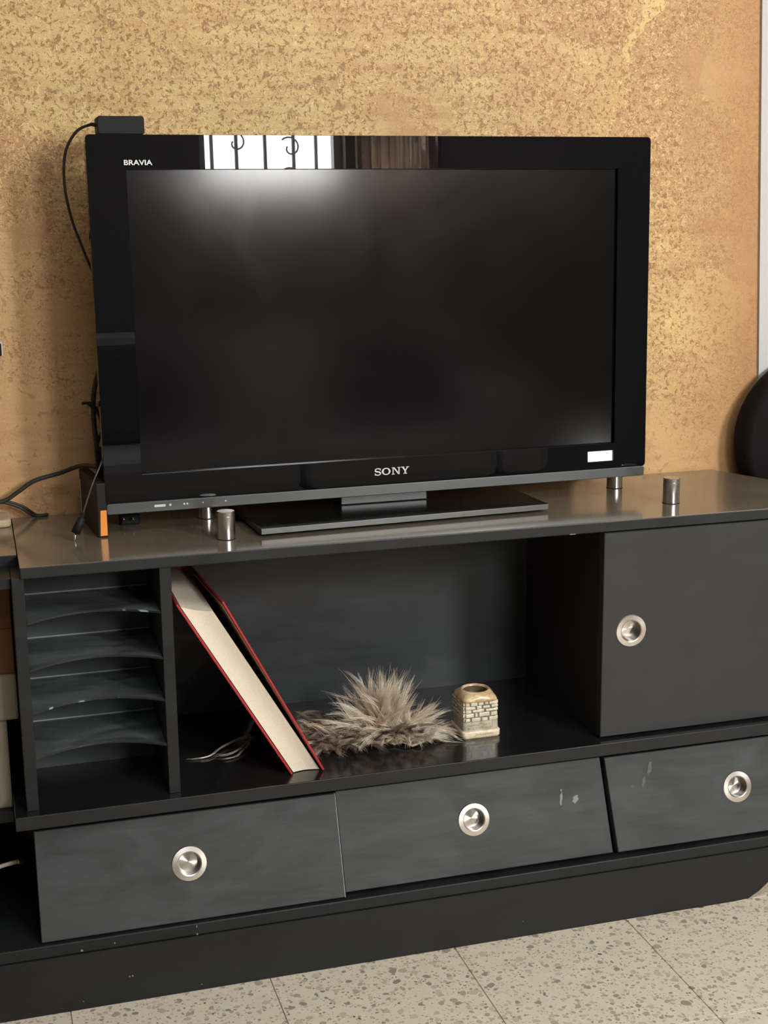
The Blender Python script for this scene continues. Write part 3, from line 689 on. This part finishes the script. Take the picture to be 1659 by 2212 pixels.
pc = empty('hanging_lead', (0.182, 0.232, 0.80), 'black power cord with twist tie and connector hanging beside the television', 'cord')
path = spline([(0.205, 0.262, 0.975), (0.190, 0.248, 0.937), (0.1785, 0.240, 0.902), (0.1755, 0.238, 0.862), (0.1775, 0.236, 0.817), (0.1805, 0.235, 0.795)])
MB().tube(path, 0.0042, 10).make('cord', M['cord'], pc, smooth=True)
path = spline([(0.1585, 0.233, 0.8845), (0.1670, 0.231, 0.8850), (0.1760, 0.2315, 0.8780), (0.1840, 0.234, 0.866), (0.1875, 0.237, 0.851)])
MB().tube(path, [0.0026]*9+[0.0040]*12+[0.0030]*(len(path)-21), 6).make('twist_tie', M['plastic'], pc, smooth=True)
MB().tube(spline([(0.1800, 0.236, 0.820), (0.1840, 0.236, 0.832), (0.1890, 0.240, 0.843)]), [0.0026]*9+[0.0018]*8, 6).make('twist_tie', M['plastic'], pc, smooth=True)
MB().hexa([(0.1755, 0.222, 0.7620), (0.1990, 0.222, 0.7440), (0.1990, 0.246, 0.7440), (0.1755, 0.246, 0.7620)],
          [(0.1735, 0.224, 0.8120), (0.1880, 0.224, 0.8130), (0.1880, 0.244, 0.8130), (0.1735, 0.244, 0.8120)]).make('connector', M['plastic'], pc, bevel=0.003)

lc = empty('mains_cable', (0.09, 0.31, 0.75), 'black cable looping left along the gold wall from the connector', 'cable')
MB().tube(spline([(0.180, 0.240, 0.7800), (0.155, 0.285, 0.7760), (0.122, 0.310, 0.7615), (0.0810, 0.312, 0.7510), (0.0540, 0.312, 0.7345), (0.0274, 0.312, 0.7200), (-0.02, 0.312, 0.716), (-0.10, 0.315, 0.715), (-0.18, 0.320, 0.71)]), 0.0036, 10).make('cord', M['cord'], lc, smooth=True)
lc2 = empty('forked_cable', (0.05, 0.325, 0.70), 'short black cable branching down to the worktop at the wall', 'cable')
MB().tube(spline([(0.015, 0.321, 0.7170), (0.0330, 0.323, 0.7150), (0.0563, 0.326, 0.7045), (0.0700, 0.330, 0.6930), (0.0790, 0.336, 0.6872), (0.10, 0.343, 0.6866)]), 0.0026, 8).make('cord', M['cord'], lc2, smooth=True)
MB().tube(spline([(0.017, 0.3255, 0.7185), (0.0350, 0.3275, 0.7165), (0.0583, 0.330, 0.7065), (0.0720, 0.334, 0.6960), (0.082, 0.339, 0.6878), (0.10, 0.3455, 0.6862)]), 0.0022, 8).make('cord', M['cord'], lc2, smooth=True)

jk = empty('audio_cable', (0.14, 0.142, ZT), 'thin grey cord ending in a jack plug that touches the worktop', 'cable')
MB().tube(spline([(0.196, 0.236, 0.832), (0.192, 0.215, 0.826), (0.1785, 0.160, 0.8035), (0.1615, 0.145, 0.7720), (0.1500, 0.142, 0.7430), (0.1415, 0.1415, 0.7190)]), 0.0012, 6).make('cord', M['cord_grey'], jk, smooth=True)
j0, j1 = Vector((0.1420, 0.1415, 0.7195)), Vector((0.1310, 0.1412, 0.6965))
MB().tube([j0+(j0-j1)*0.35, j0, j0.lerp(j1, 0.04), j0.lerp(j1, 0.5), j1, j1+(j1-j0)*0.02], [0.0022, 0.0034, 0.0062, 0.0070, 0.0074, 0.0050], 14).make('jack_body', M['plastic'], jk, smooth=True)
MB().tube([j1, j1.lerp(Vector((0.1290, 0.1410, ZT+0.0012)), 0.8), Vector((0.1287, 0.1410, ZT+0.0008))], [0.0019, 0.0019, 0.0007], 10).make('jack_tip', M['metal_pin'], jk, smooth=True)

# slim device standing on its edge
dv = empty('media_box', (0.165, 0.22, ZT), 'slim dark box standing on edge with an orange front strip beside the television', 'device')
A = Vector((0.1655, 0.1490, ZT)); side = Vector((-0.0138, 0.1500, 0)); wid = Vector((0.0165, 0.0016, 0)); up = Vector((0, 0, 0.0860))
MB().hexa([A, A+wid, A+wid+side, A+side], [A+up, A+wid+up, A+wid+side+up, A+side+up]).make('case', M['plastic_brown'], dv, bevel=0.002)
o_ = Vector((0.0002, -0.0008, 0))
MB().hexa([A+wid*0.22+o_+up*0.03, A+wid*0.90+o_+up*0.03, A+wid*0.90-o_+up*0.03, A+wid*0.22-o_+up*0.03],
          [A+wid*0.32+o_+up*0.50, A+wid*0.90+o_+up*0.50, A+wid*0.90-o_+up*0.50, A+wid*0.32-o_+up*0.50]).make('front_strip', M['orange'], dv, bevel=0.0005)
nw = Vector((-0.0006, 0, 0))
MB().hexa([A+side*0.93+nw+up*0.15, A+side*0.97+nw+up*0.15, A+side*0.97-nw+up*0.15, A+side*0.93-nw+up*0.15],
          [A+side*0.93+nw+up*0.80, A+side*0.97+nw+up*0.80, A+side*0.97-nw+up*0.80, A+side*0.93-nw+up*0.80]).make('side_slot', M['beige'], dv)

pg = empty('mains_plug', (0.222, 0.235, ZT), 'small black plug with two bright pins under the lower left corner of the television', 'plug')
MB().box(0.2080, 0.2400, 0.2260, 0.2560, ZT, ZT+0.0165).make('plug_body', M['plastic'], pg, bevel=0.003)
for x in (0.2125, 0.2275): MB().tube([(x, 0.228, ZT+0.0125), (x, 0.214, ZT+0.0125)], 0.0019, 10).make('pin', M['metal_pin'], pg, smooth=True)

wp = empty('wall_plug', (0.02, 0.34, 0.965), 'small dark plug on the gold wall at the left picture edge', 'plug')
MB().box(-0.020, 0.0452, 0.338, 0.350, 0.9540, 0.9770).make('plug_plate', M['grille'], wp, bevel=0.002)
MB().box(-0.018, 0.0432, 0.326, 0.338, 0.9555, 0.9755).make('plug_body', M['plastic'], wp, bevel=0.002)

# ------------------------------------------------------------------ big book leaning in the open compartment
bk_ = empty('book', (0.46, 0.10, ZS), 'thick red clothbound book leaning left in the open compartment', 'book')
BL, BR, TR, TL = (0.4375, 0.3112), (0.4800, 0.3112), (0.3200, 0.5865), (0.2715, 0.5975)
def sub(p, q, t): return (p[0]+(q[0]-p[0])*t, p[1]+(q[1]-p[1])*t)
n = 10; pv = []; pf = []
for j in range(n+1):                     # hollow fore-edge towards the viewer
    t = j/n; yf = 0.0200+0.0045*math.sin(math.pi*t)
    b_, t_ = sub(BL, BR, t), sub(TL, TR, t)
    sag = 0.0030*math.sin(math.pi*t)
    pv += [(b_[0], yf, b_[1]), (t_[0], yf, t_[1]-sag), (b_[0], 0.278, b_[1]), (t_[0], 0.278, t_[1]-sag*0.3)]
for j in range(n):
    a, b = 4*j, 4*j+4
    pf += [(a, b, b+1, a+1), (a+2, a+3, b+3, b+2), (a+1, b+1, b+3, a+3), (a, a+2, b+2, b)]
pf += [(0, 1, 3, 2), (4*n, 4*n+2, 4*n+3, 4*n+1)]
link('pages', pv, pf, M['paper'], bk_)
nx_, nz_ = 0.866, 0.50
def slab(f0, f1, b0, b1, th, mat, name):
    """board from front line f0-f1 to back line b0-b1 with thickness th away from the pages"""
    mkq = lambda p, y: (p[0], y, p[1])
    q0 = [mkq(f0, 0.0125), mkq(f1, 0.0125), mkq(b1, 0.2855), mkq(b0, 0.2855)]
    q1 = [(x+nx_*th, y, z+nz_*th) for x, y, z in q0]
    return MB().hexa(q0, q1).make(name, mat, bk_, bevel=0.0008)
slab((0.4355, 0.3118), (0.2660, 0.6050), (0.4355, 0.3118), (0.2660, 0.6050), -0.0034, M['red'], 'front_cover')
slab((0.4835, 0.3110), (0.3325, 0.6015), (0.4812, 0.3110), (0.3175, 0.6015), 0.0034, M['red'], 'back_cover')
MB().hexa([(0.4832, 0.0145, 0.3125), (0.3322, 0.0145, 0.5995), (0.3170, 0.279, 0.5995), (0.4809, 0.279, 0.3125)],
          [(0.4826, 0.0145, 0.3121), (0.3316, 0.0145, 0.5991), (0.3164, 0.279, 0.5991), (0.4803, 0.279, 0.3121)]).make('endpaper', M['endpaper'], bk_)
MB().hexa([(0.4330, 0.2785, 0.3110), (0.4830, 0.2785, 0.3110), (0.4830, 0.2855, 0.3110), (0.4330, 0.2855, 0.3110)],
          [(0.2650, 0.2785, 0.6040), (0.3195, 0.2785, 0.6040), (0.3195, 0.2855, 0.6040), (0.2650, 0.2855, 0.6040)]).make('spine', M['red'], bk_)

# ------------------------------------------------------------------ tuft of long fur
fur = empty('fur_piece', (0.60, 0.12, ZS), 'tufted piece of long brown and beige fur lying on the shelf beside the book', 'fur')
hv = []; hf = []; NU, NV = 40, 10
for i in range(NU+1):
    u = i/NU; x = 0.492+0.215*u
    yc = 0.128-0.030*u; wv_ = 0.052*(0.6+0.4*math.sin(u*9+1))*(0.45+0.55*math.sin(math.pi*min(1, u*0.9+0.08)))
    for j in range(NV+1):
        v_ = j/NV*2-1
        z = ZS+0.0015+0.012*(1-v_*v_)*(0.5+0.5*math.sin(u*14))+0.010*math.exp(-((u-0.62)/0.12)**2)*(1-v_*v_)
        if v_ < -0.75: z = ZS+0.002+0.004*abs(math.sin(u*26))
        hv.append((x, yc+v_*wv_+0.004*math.sin(u*31), z))
for i in range(NU):
    for j in range(NV):
        a = i*(NV+1)+j; hf.append((a, a+1, a+NV+2, a+NV+1))
hd = link('hide', hv, hf, M['hide'], fur, smooth=True); sd = hd.modifiers.new('thick', 'SOLIDIFY'); sd.thickness = 0.0014; sd.offset = 1
rnd = random.Random(5)
SV = []; SF = []; SC = []
def lock(root, d, length, droop, tone, hairs=20, spread=0.0035, rad=0.00030, curl=0.0):
    """a lock of hairs that starts spread out and gathers towards its tip"""
    d = Vector(d).normalized(); segs = 7; p = Vector(root); path = [p.copy()]
    sd_ = d.cross(Vector((rnd.uniform(-1, 1), rnd.uniform(-1, 1), rnd.uniform(-1, 1)))).normalized()
    for s in range(segs):
        t = s/segs; d = (d+Vector((0, 0, -droop))*(0.3+t)/segs+sd_*curl/segs).normalized(); p = p+d*length/segs
        if p.z < ZS+0.0016: p.z = ZS+0.0016; d.z = max(d.z, 0.0); d.normalize()
        path.append(p.copy())
    for h in range(hairs):
        off = Vector((rnd.gauss(0, 1), rnd.gauss(0, 1), rnd.gauss(0, 0.5)))*spread
        wild = rnd.random() < 0.22; n0 = len(SV); bf_ = rnd.uniform(0.80, 1.15); tn_ = tuple(min(0.97, x*bf_) for x in tone); lf = rnd.uniform(0.72, 1.0)
        fl = Vector((rnd.gauss(0, 1), rnd.gauss(0, 1), rnd.gauss(0, 0.6)))*length*(0.10 if wild else 0.018)
        for s in range(segs+1):
            t = s/segs; ti = t*lf*segs; k0 = min(int(ti), segs-1); c = path[k0].lerp(path[k0+1], ti-k0)+off*(1-0.62*t)+fl*t*t
            if c.z < ZS+0.0008: c.z = ZS+0.0008+rnd.uniform(0, 0.001)
            r = rad*(1-t)**0.6+0.00005; a = d.orthogonal().normalized(); b = d.cross(a)
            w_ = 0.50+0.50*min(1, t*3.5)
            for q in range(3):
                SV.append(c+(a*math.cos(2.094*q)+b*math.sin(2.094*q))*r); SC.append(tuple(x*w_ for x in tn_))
        for s in range(segs):
            for q in range(3): SF.append((n0+s*3+q, n0+s*3+(q+1) % 3, n0+s*3+3+(q+1) % 3, n0+s*3+3+q))
LIGHT = [(0.95, 0.82, 0.63), (0.88, 0.73, 0.55), (0.97, 0.88, 0.72), (0.74, 0.59, 0.44)]
DARK = [(0.16, 0.125, 0.095), (0.24, 0.185, 0.14), (0.36, 0.28, 0.21), (0.11, 0.085, 0.065)]
def clump(c, spread, n_, dirf, length, droop, pal, hairs=20, curl=0.25, sp=0.0036):
    for _ in range(n_):
        rt = Vector((c[0]+rnd.gauss(0, spread[0]), c[1]+rnd.gauss(0, spread[1]), c[2]+abs(rnd.gauss(0, spread[2]))))
        lock(rt, dirf(rt), length*rnd.uniform(0.62, 1.12), droop*rnd.uniform(0.5, 1.4), rnd.choice(pal), hairs, sp, curl=curl*rnd.uniform(0.2, 3.2))
# the tall fan: pale locks splayed like a hand
def fan(rt):
    a = R(rnd.uniform(-66, 34)); return (math.sin(a), rnd.gauss(-0.10, 0.22), math.cos(a))
clump((0.614, 0.108, 0.326), (0.017, 0.010, 0.004), 84, fan, 0.108, 0.70, LIGHT)
clump((0.600, 0.112, 0.322), (0.020, 0.012, 0.004), 40, lambda r: (-1.0, rnd.gauss(-0.1, 0.25), rnd.uniform(0.1, 0.9)), 0.080, 0.6, LIGHT[1:]+DARK[2:3])
clump((0.634, 0.104, 0.322), (0.014, 0.010, 0.004), 34, lambda r: (1.0, rnd.gauss(-0.2, 0.25), rnd.uniform(0.15, 1.2)), 0.076, 0.75, LIGHT)
# right hand skirt trailing towards the jar
clump((0.662, 0.094, 0.318), (0.014, 0.010, 0.003), 26, lambda r: (1.0, rnd.gauss(-0.20, 0.12), rnd.uniform(0.0, 0.40)), 0.068, 0.9, LIGHT)
clump((0.655, 0.088, 0.320), (0.020, 0.008, 0.006), 70, lambda r: (rnd.gauss(0.25, 0.4), -0.7, rnd.uniform(0.1, 0.4)), 0.036, 1.2, LIGHT[1:]+DARK[2:3])
# core and low left lobe
clump((0.622, 0.092, 0.322), (0.022, 0.008, 0.007), 60, lambda r: (rnd.gauss(0, 0.5), -0.6, rnd.uniform(0.2, 0.9)), 0.040, 1.0, DARK+LIGHT[3:])
clump((0.520, 0.122, 0.316), (0.028, 0.022, 0.008), 150, lambda r: (rnd.gauss(-0.25, 0.6), rnd.gauss(-0.45, 0.4), rnd.uniform(0.15, 0.9)), 0.050, 1.2, DARK[1:]+LIGHT[3:]+DARK[2:3])
clump((0.560, 0.100, 0.316), (0.024, 0.010, 0.006), 100, lambda r: (rnd.gauss(0.45, 0.5), rnd.gauss(-0.5, 0.25), rnd.uniform(0.1, 0.7)), 0.050, 1.1, LIGHT[1:]+DARK[1:3])
clump((0.505, 0.094, 0.314), (0.022, 0.006, 0.003), 34, lambda r: (rnd.gauss(0.2, 0.7), -0.6, rnd.uniform(0.05, 0.4)), 0.026, 1.0, DARK[1:]+LIGHT[3:])
clump((0.530, 0.160, 0.316), (0.016, 0.014, 0.006), 40, lambda r: (rnd.gauss(0.0, 0.7), rnd.gauss(0, 0.4), rnd.uniform(0.3, 0.8)), 0.042, 0.8, DARK)
me = bpy.data.meshes.new('long_hair'); org = wloc(fur)
me.from_pydata([tuple(p-org) for p in SV], [], SF)
ca = me.color_attributes.new('tone', 'FLOAT_COLOR', 'POINT')
ca.data.foreach_set('color', [x for c in SC for x in (*c, 1.0)])
for p in me.polygons: p.use_smooth = True
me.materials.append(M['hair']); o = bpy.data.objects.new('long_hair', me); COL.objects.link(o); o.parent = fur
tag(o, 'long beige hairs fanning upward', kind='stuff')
SV, SF, SC = [], [], []
for path in ([(0.398, 0.178, 0.318), (0.372, 0.170, 0.316), (0.345, 0.150, 0.314), (0.326, 0.126, 0.313), (0.306, 0.121, 0.312), (0.285, 0.122, 0.312)],
             [(0.404, 0.168, 0.320), (0.385, 0.148, 0.317), (0.366, 0.128, 0.314), (0.346, 0.119, 0.313), (0.328, 0.128, 0.312)],
             [(0.392, 0.150, 0.317), (0.376, 0.128, 0.314), (0.362, 0.110, 0.312), (0.343, 0.104, 0.312)]):
    pp = spline(path, 4)
    for h in range(9):
        o1 = Vector((rnd.gauss(0, 0.0022), rnd.gauss(0, 0.0022), rnd.uniform(0, 0.002))); o2 = Vector((rnd.gauss(0, 0.0016), rnd.gauss(0, 0.0022), rnd.uniform(0, 0.0015))); n0 = len(SV); n_ = len(pp)-rnd.randint(0, 5); bf_ = rnd.uniform(0.75, 1.1)
        for k in range(n_):
            t = k/(n_-1); c = pp[k]+o1.lerp(o2, t); r = 0.00042*(1-t)**0.5+0.00008
            for q in range(3): SV.append(c+Vector((0, math.cos(2.094*q), math.sin(2.094*q)))*r); SC.append((0.86*bf_, 0.74*bf_, 0.58*bf_))
        for k in range(n_-1):
            for q in range(3): SF.append((n0+k*3+q, n0+k*3+(q+1) % 3, n0+k*3+3+(q+1) % 3, n0+k*3+3+q))
me = bpy.data.meshes.new('fur_tuft'); org = Vector((0.36, 0.15, ZS))
me.from_pydata([tuple(p-org) for p in SV], [], SF)
ca = me.color_attributes.new('tone', 'FLOAT_COLOR', 'POINT'); ca.data.foreach_set('color', [x for c in SC for x in (*c, 1.0)])
me.materials.append(M['hair']); o = bpy.data.objects.new('fur_tuft', me); COL.objects.link(o); o.location = org
tag(o, 'thin wisp of pale fur on the shelf floor, left of the leaning book', 'fur')

# ------------------------------------------------------------------ little ceramic jar with moulded masonry
jx, jy = 0.7725, 0.1020; J = empty('ceramic_jar', (jx, jy, ZS), 'small cream ceramic jar with moulded stone blocks, standing on the shelf right of the fur', 'jar')
def ring_sq(h, z, r, n=8): return [(x, y, z) for x, y in [(p[0]+jx, p[1]+jy) for p in rrect(-h, h, -h, h, r, n)]]
def loft(rings, close0=True, close1=True):
    b = MB(); n = len(rings[0]); v = [p for r_ in rings for p in r_]; f = []
    for i in range(len(rings)-1):
        for k in range(n): f.append((i*n+k, i*n+(k+1) % n, (i+1)*n+(k+1) % n, (i+1)*n+k))
    if close0: f.append(tuple(range(n))[::-1])
    if close1: f.append(tuple((len(rings)-1)*n+k for k in range(n)))
    return b.add(v, f)
loft([ring_sq(0.0325, ZS, 0.006), ring_sq(0.0340, ZS+0.002, 0.007), ring_sq(0.0342, ZS+0.0110, 0.007), ring_sq(0.0325, ZS+0.0130, 0.007)]).make('foot', M['cer_base'], J, smooth=True).modifiers.new('s', 'EDGE_SPLIT').split_angle = R(50)
loft([ring_sq(0.0316, ZS+0.0130, 0.007), ring_sq(0.0312, ZS+0.0285, 0.007)]).make('script_band', M['cer_band'], J)
loft([ring_sq(0.0296, ZS+0.0285, 0.007), ring_sq(0.0290, ZS+0.0640, 0.008)]).make('joints', M['cer_joint'], J)
def circ(r, z, n=36):    # same number of points and start as rrect(n=8)
    return [(jx+r*math.cos(R(2.5*0+k*10)), jy+r*math.sin(R(k*10)), z) for k in range(n)]
def blend(h, r, rc, t, z):      # from rounded square (t = 0) to circle (t = 1)
    out = []
    for k in range(48):
        an = 2*math.pi*k/48; q = 8.0
        rs_ = h/((abs(math.cos(an))**q+abs(math.sin(an))**q)**(1/q)); rr_ = rs_*(1-t)+rc*t
        out.append((jx+rr_*math.cos(an), jy+rr_*math.sin(an), z))
    return out
shl = loft([blend(0.0308, 0.008, 0.03, 0.0, ZS+0.0618), blend(0.0310, 0.008, 0.031, 0.0, ZS+0.0645), blend(0.0300, 0.010, 0.0300, 0.15, ZS+0.0685), blend(0.0284, 0.012, 0.0280, 0.55, ZS+0.0722), blend(0.0265, 0.012, 0.0258, 0.95, ZS+0.0754), blend(0.025, 0.012, 0.0240, 1.0, ZS+0.0770), blend(0.024, 0.012, 0.0222, 1.0, ZS+0.0772), blend(0.02, 0.012, 0.0212, 1.0, ZS+0.0755), blend(0.02, 0.012, 0.0206, 1.0, ZS+0.0738)], close1=False)
shl.make('shoulder', M['cer_top'], J, smooth=True)
dk = MB().lathe([(0.0206, 0.0176), (0.0200, 0.006), (0.0190, 0.0), (0.0, 0.0)], (jx, jy, ZS+0.0562), n=30, caps=False); dk.make('inside', M['cer_inside'], J, smooth=True)
rows = [(0.0288, 0.0352, [0, .18, .5, .72, 1]), (0.0359, 0.0432, [0, .30, .42, .78, 1]), (0.0439, 0.0497, [0, .22, .62, 1]), (0.0504, 0.0556, [0, .35, .55, .80, 1]), (0.0563, 0.0625, [0, .16, .40, .60, .74, 1])]
br0 = random.Random(2)
for side_ in range(4):
    ca_, sa_ = math.cos(side_*math.pi/2), math.sin(side_*math.pi/2)
    for ri, (z0, z1, cuts) in enumerate(rows):
        hw0 = 0.0290-0.0006*(z0-0.029)/0.029; cs = cuts if side_ % 2 == 0 else [1-c for c in cuts][::-1]
        for a, b in zip(cs, cs[1:]):
            x0 = -hw0+2*hw0*a+0.0006; x1 = -hw0+2*hw0*b-0.0006; pr = 0.0312+br0.uniform(-0.0010, 0.0008); z0_, z1_ = z0+br0.uniform(-0.0007, 0.0003), z1+br0.uniform(-0.0002, 0.0006)
            j = [br0.uniform(-0.0011, 0.0011) for _ in range(4)]; x0 += br0.uniform(-0.0004, 0.0004); x1 -= br0.uniform(-0.0004, 0.0004)
            def mp(x, d, z): return (jx+ca_*x+sa_*d, jy+sa_*x-ca_*d, ZS+z)
            MB().hexa([mp(x0, 0.027, z0_), mp(x1, 0.027, z0_), mp(x1, 0.027, z1_), mp(x0, 0.027, z1_)],
                      [mp(x0+0.0007, pr, z0_+0.0007+j[0]*0.5), mp(x1-0.0007, pr-0.0004, z0_+0.0007+j[1]*0.5), mp(x1-0.0009, pr-0.0008, z1_-0.0009+j[2]*0.7), mp(x0+0.0009, pr-0.0002, z1_-0.0009+j[3]*0.7)]).make('block', M['cer_stone'], J, bevel=0.0007, seg=2)
# moulded script and worn lettering on the foot: unreadable in the picture, kept as worn strokes
sc_ = MB(); rs = random.Random(8)
for row in (0.0175, 0.0235):
    x = -0.024
    while x < 0.018:
        h = rs.uniform(0.0022, 0.0038); s = rs.uniform(-0.0012, 0.0012)
        q = [(jx+x, jy-0.0318, ZS+row-h/2), (jx+x+0.0008, jy-0.0318, ZS+row-h/2), (jx+x+0.0008+s, jy-0.0318, ZS+row+h/2), (jx+x+s, jy-0.0318, ZS+row+h/2)]
        sc_.hexa([(a, b-0.0007, c) for a, b, c in q], [(a, b+0.001, c) for a, b, c in q]); x += rs.uniform(0.0014, 0.0024)
sc_.box(jx+0.0195, jx+0.0202, jy-0.0324, jy-0.030, ZS+0.014, ZS+0.0278)
tag(sc_.make('moulded_script', M['cer_stone'], J), kind='stuff')
me = text_mesh('Jerusalem', 1.0, 0.0)                       # faded brush lettering along the foot
xs_ = [v_.co.x for v_ in me.vertices]; ys_ = [v_.co.y for v_ in me.vertices]; mx, Mx, my, My = min(xs_), max(xs_), min(ys_), max(ys_)
vs = [(jx-0.013+(v_.co.x-mx+0.25*(v_.co.y-my))/(Mx-mx)*0.031, jy-0.0344, ZS+0.0040+(v_.co.y-my)/(My-my)*0.0052) for v_ in me.vertices]
link('worn_lettering', vs, [tuple(p.vertices) for p in me.polygons], M['cer_ink'], J)

# ------------------------------------------------------------------ unit joining on the left
su = empty('side_shelf', (-0.25, 0.2, 0.1115), 'black shelf unit joining the cabinet on the left, set back behind its front', 'shelf')
MB().box(-0.62, 0.0398, 0.079, 0.3475, 0.6585, ZT).make('worktop', M['top'], su, bevel=0.0015); sides(COL.objects[-1], M['edge'])
MB().box(-0.62, 0.0275, 0.010, 0.0785, 0.6500, 0.6665).make('rail', M['edge'], su, bevel=0.001)
MB().box(-0.62, 0.0090, 0.060, 0.335, 0.2700, 0.2870).make('board', M['inside'], su, bevel=0.001)
MB().box(-0.62, 0.0275, 0.336, 0.342, 0.1115, 0.6585).make('back_panel', M['inside'], su)
MB().box(-0.638, -0.62, 0.010, 0.342, 0.1115, ZT).make('side_panel', M['edge'], su)
b1 = empty('cardboard_carton', (-0.15, 0.2, 0.2870), 'greyish cardboard carton with a wider lid on the left shelf', 'box')
MB().box(-0.33, 0.0085, 0.075, 0.33, 0.2870, 0.4300).make('carton_body', M['grey_box'], b1, bevel=0.003)
MB().box(-0.34, 0.0265, 0.070, 0.333, 0.4300, 0.5020).make('carton_lid', M['grey_box'], b1, bevel=0.004)
b2 = empty('brown_box', (-0.15, 0.2, 0.5020), 'brown cardboard box on top of the greyish carton', 'box')
MB().box(-0.34, 0.0255, 0.074, 0.33, 0.5020, 0.6450).make('box_body', M['brown_box'], b2, bevel=0.002)
MB().box(-0.34, 0.0255, 0.0735, 0.075, 0.5730, 0.5738).make('box_flap_seam', M['cord'], b2)
ty = rrect(-0.25, 0.0385, 0.272, 0.343, 0.012, 5)
tr_ = MB().prism(ty, lambda p: (p[0], p[1], ZT), lambda p: (p[0], p[1], ZT+0.0130)).make('tray', M['beige'], None, loc=(-0.1, 0.31, ZT), bevel=0.004)
tag(tr_, 'low beige tray lying on the left worktop against the gold wall', 'tray')
cx = empty('coaxial_cable', (-0.05, 0.10, 0.19), 'pale cable with a metal end sticking out of the dark gap left of the drawers', 'cable')
MB().tube(spline([(-0.20, 0.12, 0.1150), (-0.13, 0.09, 0.150), (-0.06, 0.075, 0.1830), (-0.0176, 0.080, 0.1905), (0.0085, 0.095, 0.1880)]), 0.0033, 10).make('cord', M['cord_white'], cx, smooth=True)
MB().tube([(0.0075, 0.0945, 0.1882), (0.0090, 0.0955, 0.1878), (0.0180, 0.100, 0.1848), (0.0230, 0.103, 0.1830)], [0.0040, 0.0052, 0.0052, 0.0042], 12).make('connector', M['brass'], cx, smooth=True)
MB().tube([(0.0225, 0.1025, 0.1832), (0.0270, 0.105, 0.1815)], [0.0016, 0.0014], 8).make('pin', M['metal_pin'], cx)

# ------------------------------------------------------------------ round-backed black chair at the right end
ch = empty('chair', (1.565, 0.10, 0), 'black chair with a rounded back by the white wall at the right picture edge', 'chair')
CX, CZ = 1.553, 0.744; rg = []
for t, s in ((0, 0.93), (0.12, 0.985), (0.35, 1.0), (0.65, 1.0), (0.88, 0.985), (1, 0.93)):
    y = 0.272+0.060*t; rg.append([(CX+0.178*s*math.cos(2*math.pi*k/48), y, CZ+0.165*s*math.sin(2*math.pi*k/48)) for k in range(48)])
loft(rg).make('backrest', M['leather'], ch, smooth=True)
sp = rrect(1.415, 1.715, -0.15, 0.265, 0.05, 5)
MB().prism(sp, lambda p: (p[0], p[1], 0.43), lambda p: (p[0], p[1], 0.48)).make('seat', M['leather'], ch, bevel=0.015)
for x, y in ((1.44, -0.12), (1.69, -0.12), (1.44, 0.235), (1.69, 0.235)): MB().tube([(x, y, 0), (x, y, 0.431)], [0.011, 0.015], 12).make('leg', M['plastic'], ch)
for x in (1.48, 1.63): MB().tube([(x, 0.255, 0.47), (x, 0.292, 0.68)], 0.010, 10).make('back_post', M['plastic'], ch)

# ------------------------------------------------------------------ sofa opposite, seen only in the dark screen
M['sofa'] = plain('grey_sofa_cloth', (0.46, 0.44, 0.44), 0.9); M['cushion'] = plain('dark_cushion_cloth', (0.07, 0.055, 0.05), 0.9); M['pale_cushion'] = plain('pale_cushion_cloth', (0.62, 0.55, 0.50), 0.9)
sf = empty('sofa', (1.25, -3.05, 0), 'grey sofa across the room, seen only as a blur in the television screen', 'sofa')
MB().box(0.25, 2.27, -3.40, -2.62, 0.06, 0.28).make('sofa_base', M['sofa'], sf, bevel=0.03)
MB().box(0.25, 2.27, -3.50, -3.28, 0.28, 0.86).make('backrest', M['sofa'], sf, bevel=0.06)
for x in (0.25, 2.05): MB().box(x, x+0.22, -3.28, -2.62, 0.28, 0.62).make('armrest', M['sofa'], sf, bevel=0.05)
for x in (0.48, 1.27): MB().box(x, x+0.77, -3.27, -2.60, 0.285, 0.44).make('seat_cushion', M['sofa'], sf, bevel=0.04)
for x, y in ((0.33, -3.34), (2.19, -3.34), (0.33, -2.70), (2.19, -2.70)): MB().box(x-0.03, x+0.03, y-0.03, y+0.03, 0, 0.07).make('leg', M['plastic'], sf)
for x, mt, nm in ((0.53, 'cushion', 'dark cushion at the left end of the sofa across the room'), (1.10, 'pale_cushion', 'pale cushion in the middle of the sofa across the room'), (1.62, 'cushion', 'dark cushion at the right end of the sofa across the room')):
    c = MB().hexa([(x, -3.20, 0.446), (x+0.40, -3.20, 0.446), (x+0.40, -3.07, 0.446), (x, -3.07, 0.446)], [(x, -3.27, 0.82), (x+0.40, -3.27, 0.82), (x+0.40, -3.17, 0.82), (x, -3.17, 0.82)]).make('cushion', M[mt], None, loc=(x+0.2, -3.15, 0.446), bevel=0.05)
    tag(c, nm, 'cushion', 'cushions on the sofa')
